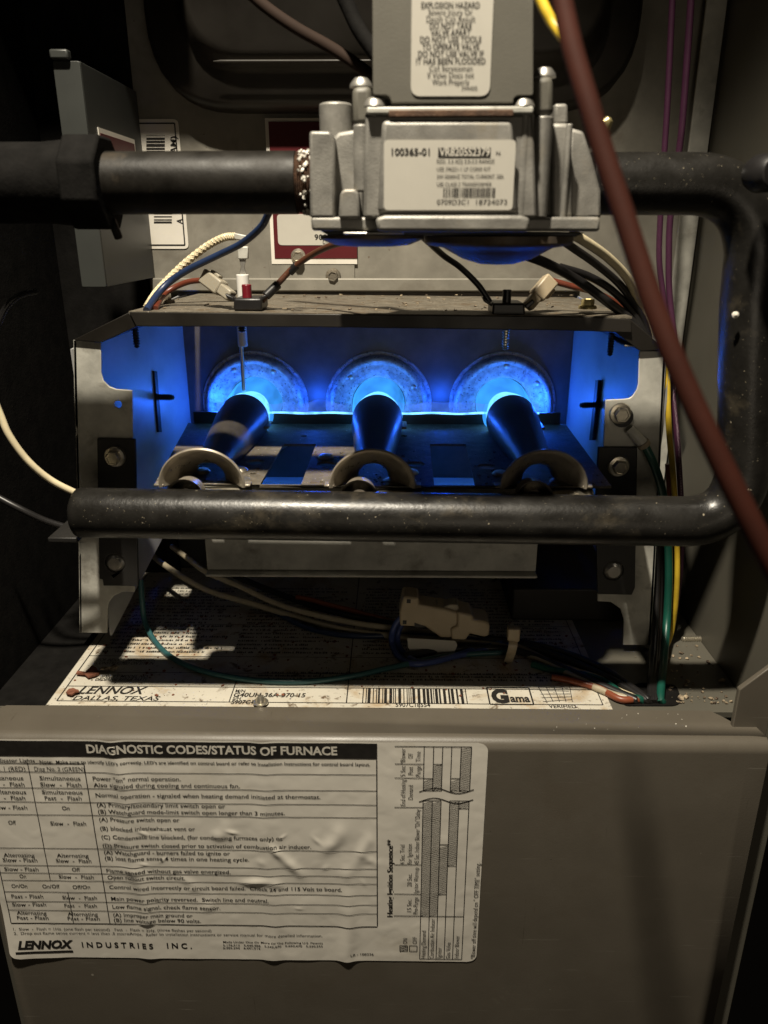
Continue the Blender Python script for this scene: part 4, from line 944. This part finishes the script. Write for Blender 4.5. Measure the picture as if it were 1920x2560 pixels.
wire('right of two purple wires hanging down the right corner', [(1729, -20, 432), (1719, 130, 434), (1706, 305, 436), (1696, 390, 438), (1676, 540, 440), (1672, 640, 440), (1674, 740, 440), (1690, 880, 436)], 1.7, W_PURP)
pw_ = wire('dark purple wire with pale print beside the yellow wire', [(1664, 880, 400), (1678, 961, 400), (1687, 1040, 400), (1694, 1113, 400), (1702, 1239, 400), (1706, 1330, 400), (1697, 1460, 402), (1680, 1560, 402), (1650, 1630, 400), (1630, 1660, 398)], 1.55, W_PURP)
# tiny print along the purple wire
pr = Print(lambda a, b: V((a, 400 - 1.75, b)))
Pw = spline([at(*p) for p in ((1678, 961, 400), (1687, 1040, 400), (1694, 1113, 400), (1702, 1239, 400))], 10); rg = random.Random(11)
for i in range(len(Pw) - 1):
    for s in (0, .5):
        c = Pw[i].lerp(Pw[i + 1], s); x, z = c.x, c.z; hgt = .7
        pr.line((x - .45, z), (x + .45, z), .22); pr.line((x + rg.choice((-.4, .4)), z), (x + rg.choice((-.4, .4)), z + hgt), .22)
pr.build('printing', M('pale_print', (.42, .30, .36), .5), pw_)
wire('yellow wire running straight down beside the right flange', [(1658, 860, 393), (1668, 950, 393), (1670, 1022, 393), (1674, 1095, 393), (1681, 1167, 393), (1687, 1247, 393), (1692, 1350, 393), (1693, 1440, 393), (1688, 1520, 396), (1676, 1590, 398), (1652, 1640, 398), (1630, 1672, 396)], 1.5, W_YELL)
wire('thin orange wire peeping out left of the yellow wire', [(1668, 1160, 398), (1674, 1250, 398), (1678, 1330, 400), (1672, 1450, 398), (1664, 1540, 396), (1656, 1640, 392)], 1.2, W_ORNG)
wire('green ground wire bending down from the crimped lug', [(1612, 1114, 385), (1630, 1150, 384), (1645, 1190, 384), (1657, 1235, 386), (1666, 1300, 390), (1672, 1420, 392), (1668, 1540, 390), (1660, 1640, 372), (1654, 1700, 354), (1650, 1748, 345)], 2.2, W_GREEN, sink=True)
for k, (du, dy, lb) in enumerate(((0, 0, 'outer black wire of the bundle behind the right flange'), (9, 4, 'middle black wire of the bundle behind the right flange'), (18, 8, 'inner black wire of the bundle behind the right flange'))):
    wire(lb, [(1640 + du, 1290, 398 + dy), (1642 + du, 1400, 398 + dy), (1640 + du * .8, 1520, 394 + dy), (1634 + du * .7, 1640, 376 + dy), (1628 + du * .7, 1705, 356 + dy), (1624 + du * .7, 1748, 345)], 2.0, W_BLACK, sink=True)
# harness below the burner box
wire('tan wire, upper of two sagging below the burner box', [(430, 1366, 470), (470, 1396, 456), (520, 1432, 444), (600, 1466, 436), (680, 1504, 428), (760, 1530, 420), (880, 1556, 412), (1000, 1572, 408), (1150, 1590, 408), (1280, 1612, 408), (1400, 1668, 396), (1520, 1722, 378), (1600, 1748, 345)], 1.8, W_TAN, sink=True)
wire('tan wire, lower of two sagging below the burner box', [(362, 1368, 492), (385, 1392, 470), (440, 1432, 446), (520, 1476, 440), (620, 1506, 434), (720, 1536, 428), (860, 1574, 420), (1000, 1592, 414), (1150, 1604, 412), (1280, 1622, 410), (1400, 1676, 396), (1520, 1732, 376), (1592, 1748, 345)], 1.9, W_TAN, sink=True)
wire('short orange wire glowing in a light patch below the apron', [(740, 1492, 440), (780, 1500, 438), (830, 1514, 434), (880, 1526, 430), (930, 1540, 426), (990, 1556, 420)], 1.6, W_ORNG)
wire('blue wire running below the tan pair to the white connector', [(640, 1510, 440), (700, 1536, 434), (760, 1566, 428), (830, 1584, 422), (910, 1590, 418), (1010, 1588, 414), (1120, 1592, 412), (1280, 1612, 410)], 1.7, W_BLUE)
wire('black wire, top one of the harness below the burner box', [(520, 1408, 462), (640, 1462, 454), (800, 1520, 440), (960, 1556, 424), (1120, 1580, 416), (1290, 1610, 410), (1420, 1650, 396), (1530, 1700, 380), (1612, 1748, 345)], 2.1, W_BLACK, sink=True)
wire('black wire, lying lowest in the harness right of the tie', [(1010, 1640, 414), (1130, 1622, 412), (1280, 1625, 408), (1400, 1668, 394), (1500, 1712, 378), (1586, 1748, 345)], 2.2, W_BLACK, sink=True)
wire('black wire, arching over the others right of the tie', [(1200, 1600, 412), (1290, 1604, 408), (1420, 1636, 394), (1520, 1680, 380), (1618, 1748, 345)], 2.3, W_BLACK, sink=True)
wire('teal wire hanging in a long loop over the rating label', [(352, 1450, 418), (355, 1500, 414), (362, 1552, 410), (385, 1600, 406), (430, 1644, 402), (510, 1678, 398), (630, 1700, 394), (760, 1704, 392), (880, 1690, 394), (980, 1668, 398), (1120, 1640, 402), (1270, 1630, 404)], 1.6, W_TEAL)
wire('blue wire, outer of two looping out of the white connector', [(1024, 1536, 398), (998, 1548, 396), (982, 1576, 394), (980, 1606, 394), (996, 1640, 394), (1036, 1660, 396), (1110, 1648, 400), (1190, 1622, 404), (1275, 1604, 406)], 1.75, M('bright_blue_wire', (.055, .085, .25), .38, var=.15, vscale=140))
wire('blue wire, inner of two looping out of the white connector', [(1028, 1544, 400), (1006, 1560, 399), (994, 1588, 398), (998, 1616, 397), (1020, 1642, 398), (1060, 1656, 400), (1140, 1640, 404), (1275, 1612, 408)], 1.7, M('bright_blue_wire_2', (.05, .075, .22), .4, var=.15, vscale=140))
wire('green wire in the harness entering the right corner', [(1330, 1660, 400), (1385, 1676, 392), (1450, 1686, 384), (1510, 1704, 376), (1560, 1738, 366), (1602, 1748, 345)], 2.0, W_GREEN, sink=True)
wire('white wire above the green one in the harness at the right', [(1390, 1662, 396), (1440, 1676, 388), (1500, 1696, 378), (1548, 1726, 370), (1604, 1748, 345)], 1.5, W_WHITE, sink=True)
wire('orange wire, lowest at the right end of the harness', [(1380, 1692, 392), (1440, 1704, 384), (1500, 1722, 374), (1550, 1748, 364), (1596, 1748, 345)], 1.9, W_ORNG, sink=True)
wire('cream wire curving out at the left edge behind the manifold end', [(-20, 985, 352), (2, 1040, 352), (24, 1090, 352), (70, 1152, 354), (130, 1202, 358), (210, 1242, 362)], 1.7, W_WHITE)
wire('black wire sagging below the manifold end at the left', [(-20, 1235, 356), (50, 1272, 356), (120, 1304, 360), (210, 1330, 366)], 1.7, W_BLACK)
wire('pale wire coloured dark for shade, bending over at the far left edge', [(-25, 860, 352), (0, 800, 352), (18, 765, 353), (48, 740, 356), (90, 728, 362)], 1.4, W_BLACK)  # pale wire given black colour in place of shade
q_ = [atz(u, v, ZDECK + .6) for u, v in ((1545, 1726), (1600, 1706), (1690, 1712), (1706, 1752), (1690, 1764), (1560, 1764))]
tag(MB().prism(rpoly(q_, 3, 4), (0, 0, -.5)).build('grommet', BLK_SHADE, None), 'black rubber grommet in the deck where the wire bundles go down', 'grommet')
# white two piece connector in the harness
hc = thing('harness_connector', 'large translucent nylon plug connector in the harness below the burners', 'connector', at(1110, 1600, 405))
def cpx(x, y): return (960 + x / 4.147, 1460 + y / 4.147)
MB().prism(poly([cpx(*p) for p in ((200, 130), (365, 150), (362, 218), (640, 262), (770, 300), (770, 470), (700, 560), (590, 560), (430, 450), (165, 440), (160, 300))], 382), (0, 14, 0)).build('plug_housing', NYLOND, hc, bevel=1.4, seg=3)
MB().prism(poly([cpx(*p) for p in ((760, 290), (915, 325), (925, 370), (1070, 395), (1100, 430), (1090, 540), (1040, 555), (890, 520), (850, 585), (700, 580), (690, 470), (765, 440))], 380), (0, 16, 0)).build('socket_housing', NYLOND, hc, bevel=1.4, seg=3)
MB().prism(poly([cpx(*p) for p in ((490, 240), (540, 220), (620, 236), (610, 275))], 385), (0, 8, 0)).build('latch', NYLON, hc, bevel=.6)
MB().prism(poly([cpx(*p) for p in ((615, 240), (690, 212), (765, 218), (780, 250), (770, 300), (620, 280))], 384), (0, 9, 0)).build('latch', NYLON, hc, bevel=.6)
for pts in (((236, 160), (278, 162), (276, 200), (234, 198)), ((195, 378), (235, 380), (232, 418), (193, 416)), ((315, 402), (440, 446), (380, 452), (315, 448))):
    MB().prism(poly([cpx(*p) for p in pts], 381.7), (0, .4, 0)).build('key_slot', BLKP, hc, smooth=False)
MB().prism(poly([cpx(*p) for p in ((250, 655), (300, 760), (360, 775), (720, 730), (760, 640), (740, 590), (240, 560))], 385), (0, .3, .0)).build('paper_tag', LABELV, hc, smooth=False)
zt3 = thing('cable_tie', 'pale nylon cable tie holding the harness right of the connector', 'cable tie', at(1280, 1620, 374))
MB().prism(poly([(1271, 1572), (1302, 1574), (1299, 1606), (1268, 1603)], 372), (0, 5, 0)).build('tie_head', NYLOND, zt3, bevel=.8)
Q = [at(1284, 1600, 374), at(1282, 1618, 372), at(1276, 1640, 373), at(1270, 1656, 377), at(1272, 1650, 388), at(1284, 1606, 390), at(1286, 1596, 382)]
mb = MB(); Qs = spline(Q, 6)
mb.add([p + V((s * 2.4, 0, 0)) for p in Qs for s in (-1, 1)] + [p + V((s * 2.4, .9, .2)) for p in Qs for s in (-1, 1)], [(2 * i, 2 * i + 1, 2 * i + 3, 2 * i + 2) for i in range(len(Qs) - 1)] + [(2 * len(Qs) + 2 * i, 2 * len(Qs) + 2 * i + 2, 2 * len(Qs) + 2 * i + 3, 2 * len(Qs) + 2 * i + 1) for i in range(len(Qs) - 1)])
mb.build('tie_strap', NYLOND, zt3)
MB().tube([at(1263, 1655, 376), at(1270, 1672, 378), at(1278, 1690, 380)], .6, 6).build('tie_tail', BLKP, zt3)
# hoses near the camera
wire('thick rust red hose hanging out of focus across the right side', [(1392, -60, 222), (1412, 30, 216), (1434, 130, 208), (1472, 260, 200), (1511, 390, 194), (1554, 520, 188), (1596, 650, 182), (1640, 781, 176), (1710, 955, 168), (1800, 1150, 160), (1920, 1389, 152), (2060, 1640, 145)], 2.5, HOSE, 12, 'hose', 'hose', 24)
wire('yellow wire beside the red hose at the top edge', [(1336, -40, 272), (1352, 0, 271), (1366, 30, 270), (1382, 58, 269), (1410, 95, 266)], 1.7, W_YELL)
wire('dark brown hose slanting behind the valve cover at the upper left', [(590, -50, 372), (660, 14, 370), (740, 70, 366), (820, 115, 362), (890, 160, 358), (960, 214, 352)], 2.4, HOSE2, 10, 'hose', 'hose', 20)
wire('black cable beside the valve cover at the top edge', [(845, -40, 352), (872, 20, 350), (900, 78, 348), (950, 150, 345)], 3.0, BLK_SHADE, 8, 'cable', 'cable', 16)
kb = thing('plug_cap', 'round black cap at the right edge beside the pipe bend', 'cap', at(1915, 430, 300))
MB().lathe([(.01, 0), (5.5, .6), (6.6, 3), (6.6, 9), (5.5, 12), (.01, 12.5)], at(1944, 430, 298), (-.3, 1, 0), 28).build('cap_body', BLKP, kb, bevel=.4)
MB().tube([at(1925, 432, 306), at(1990, 450, 306)], 3.4, 14).build('cap_stem', BLKP, kb)
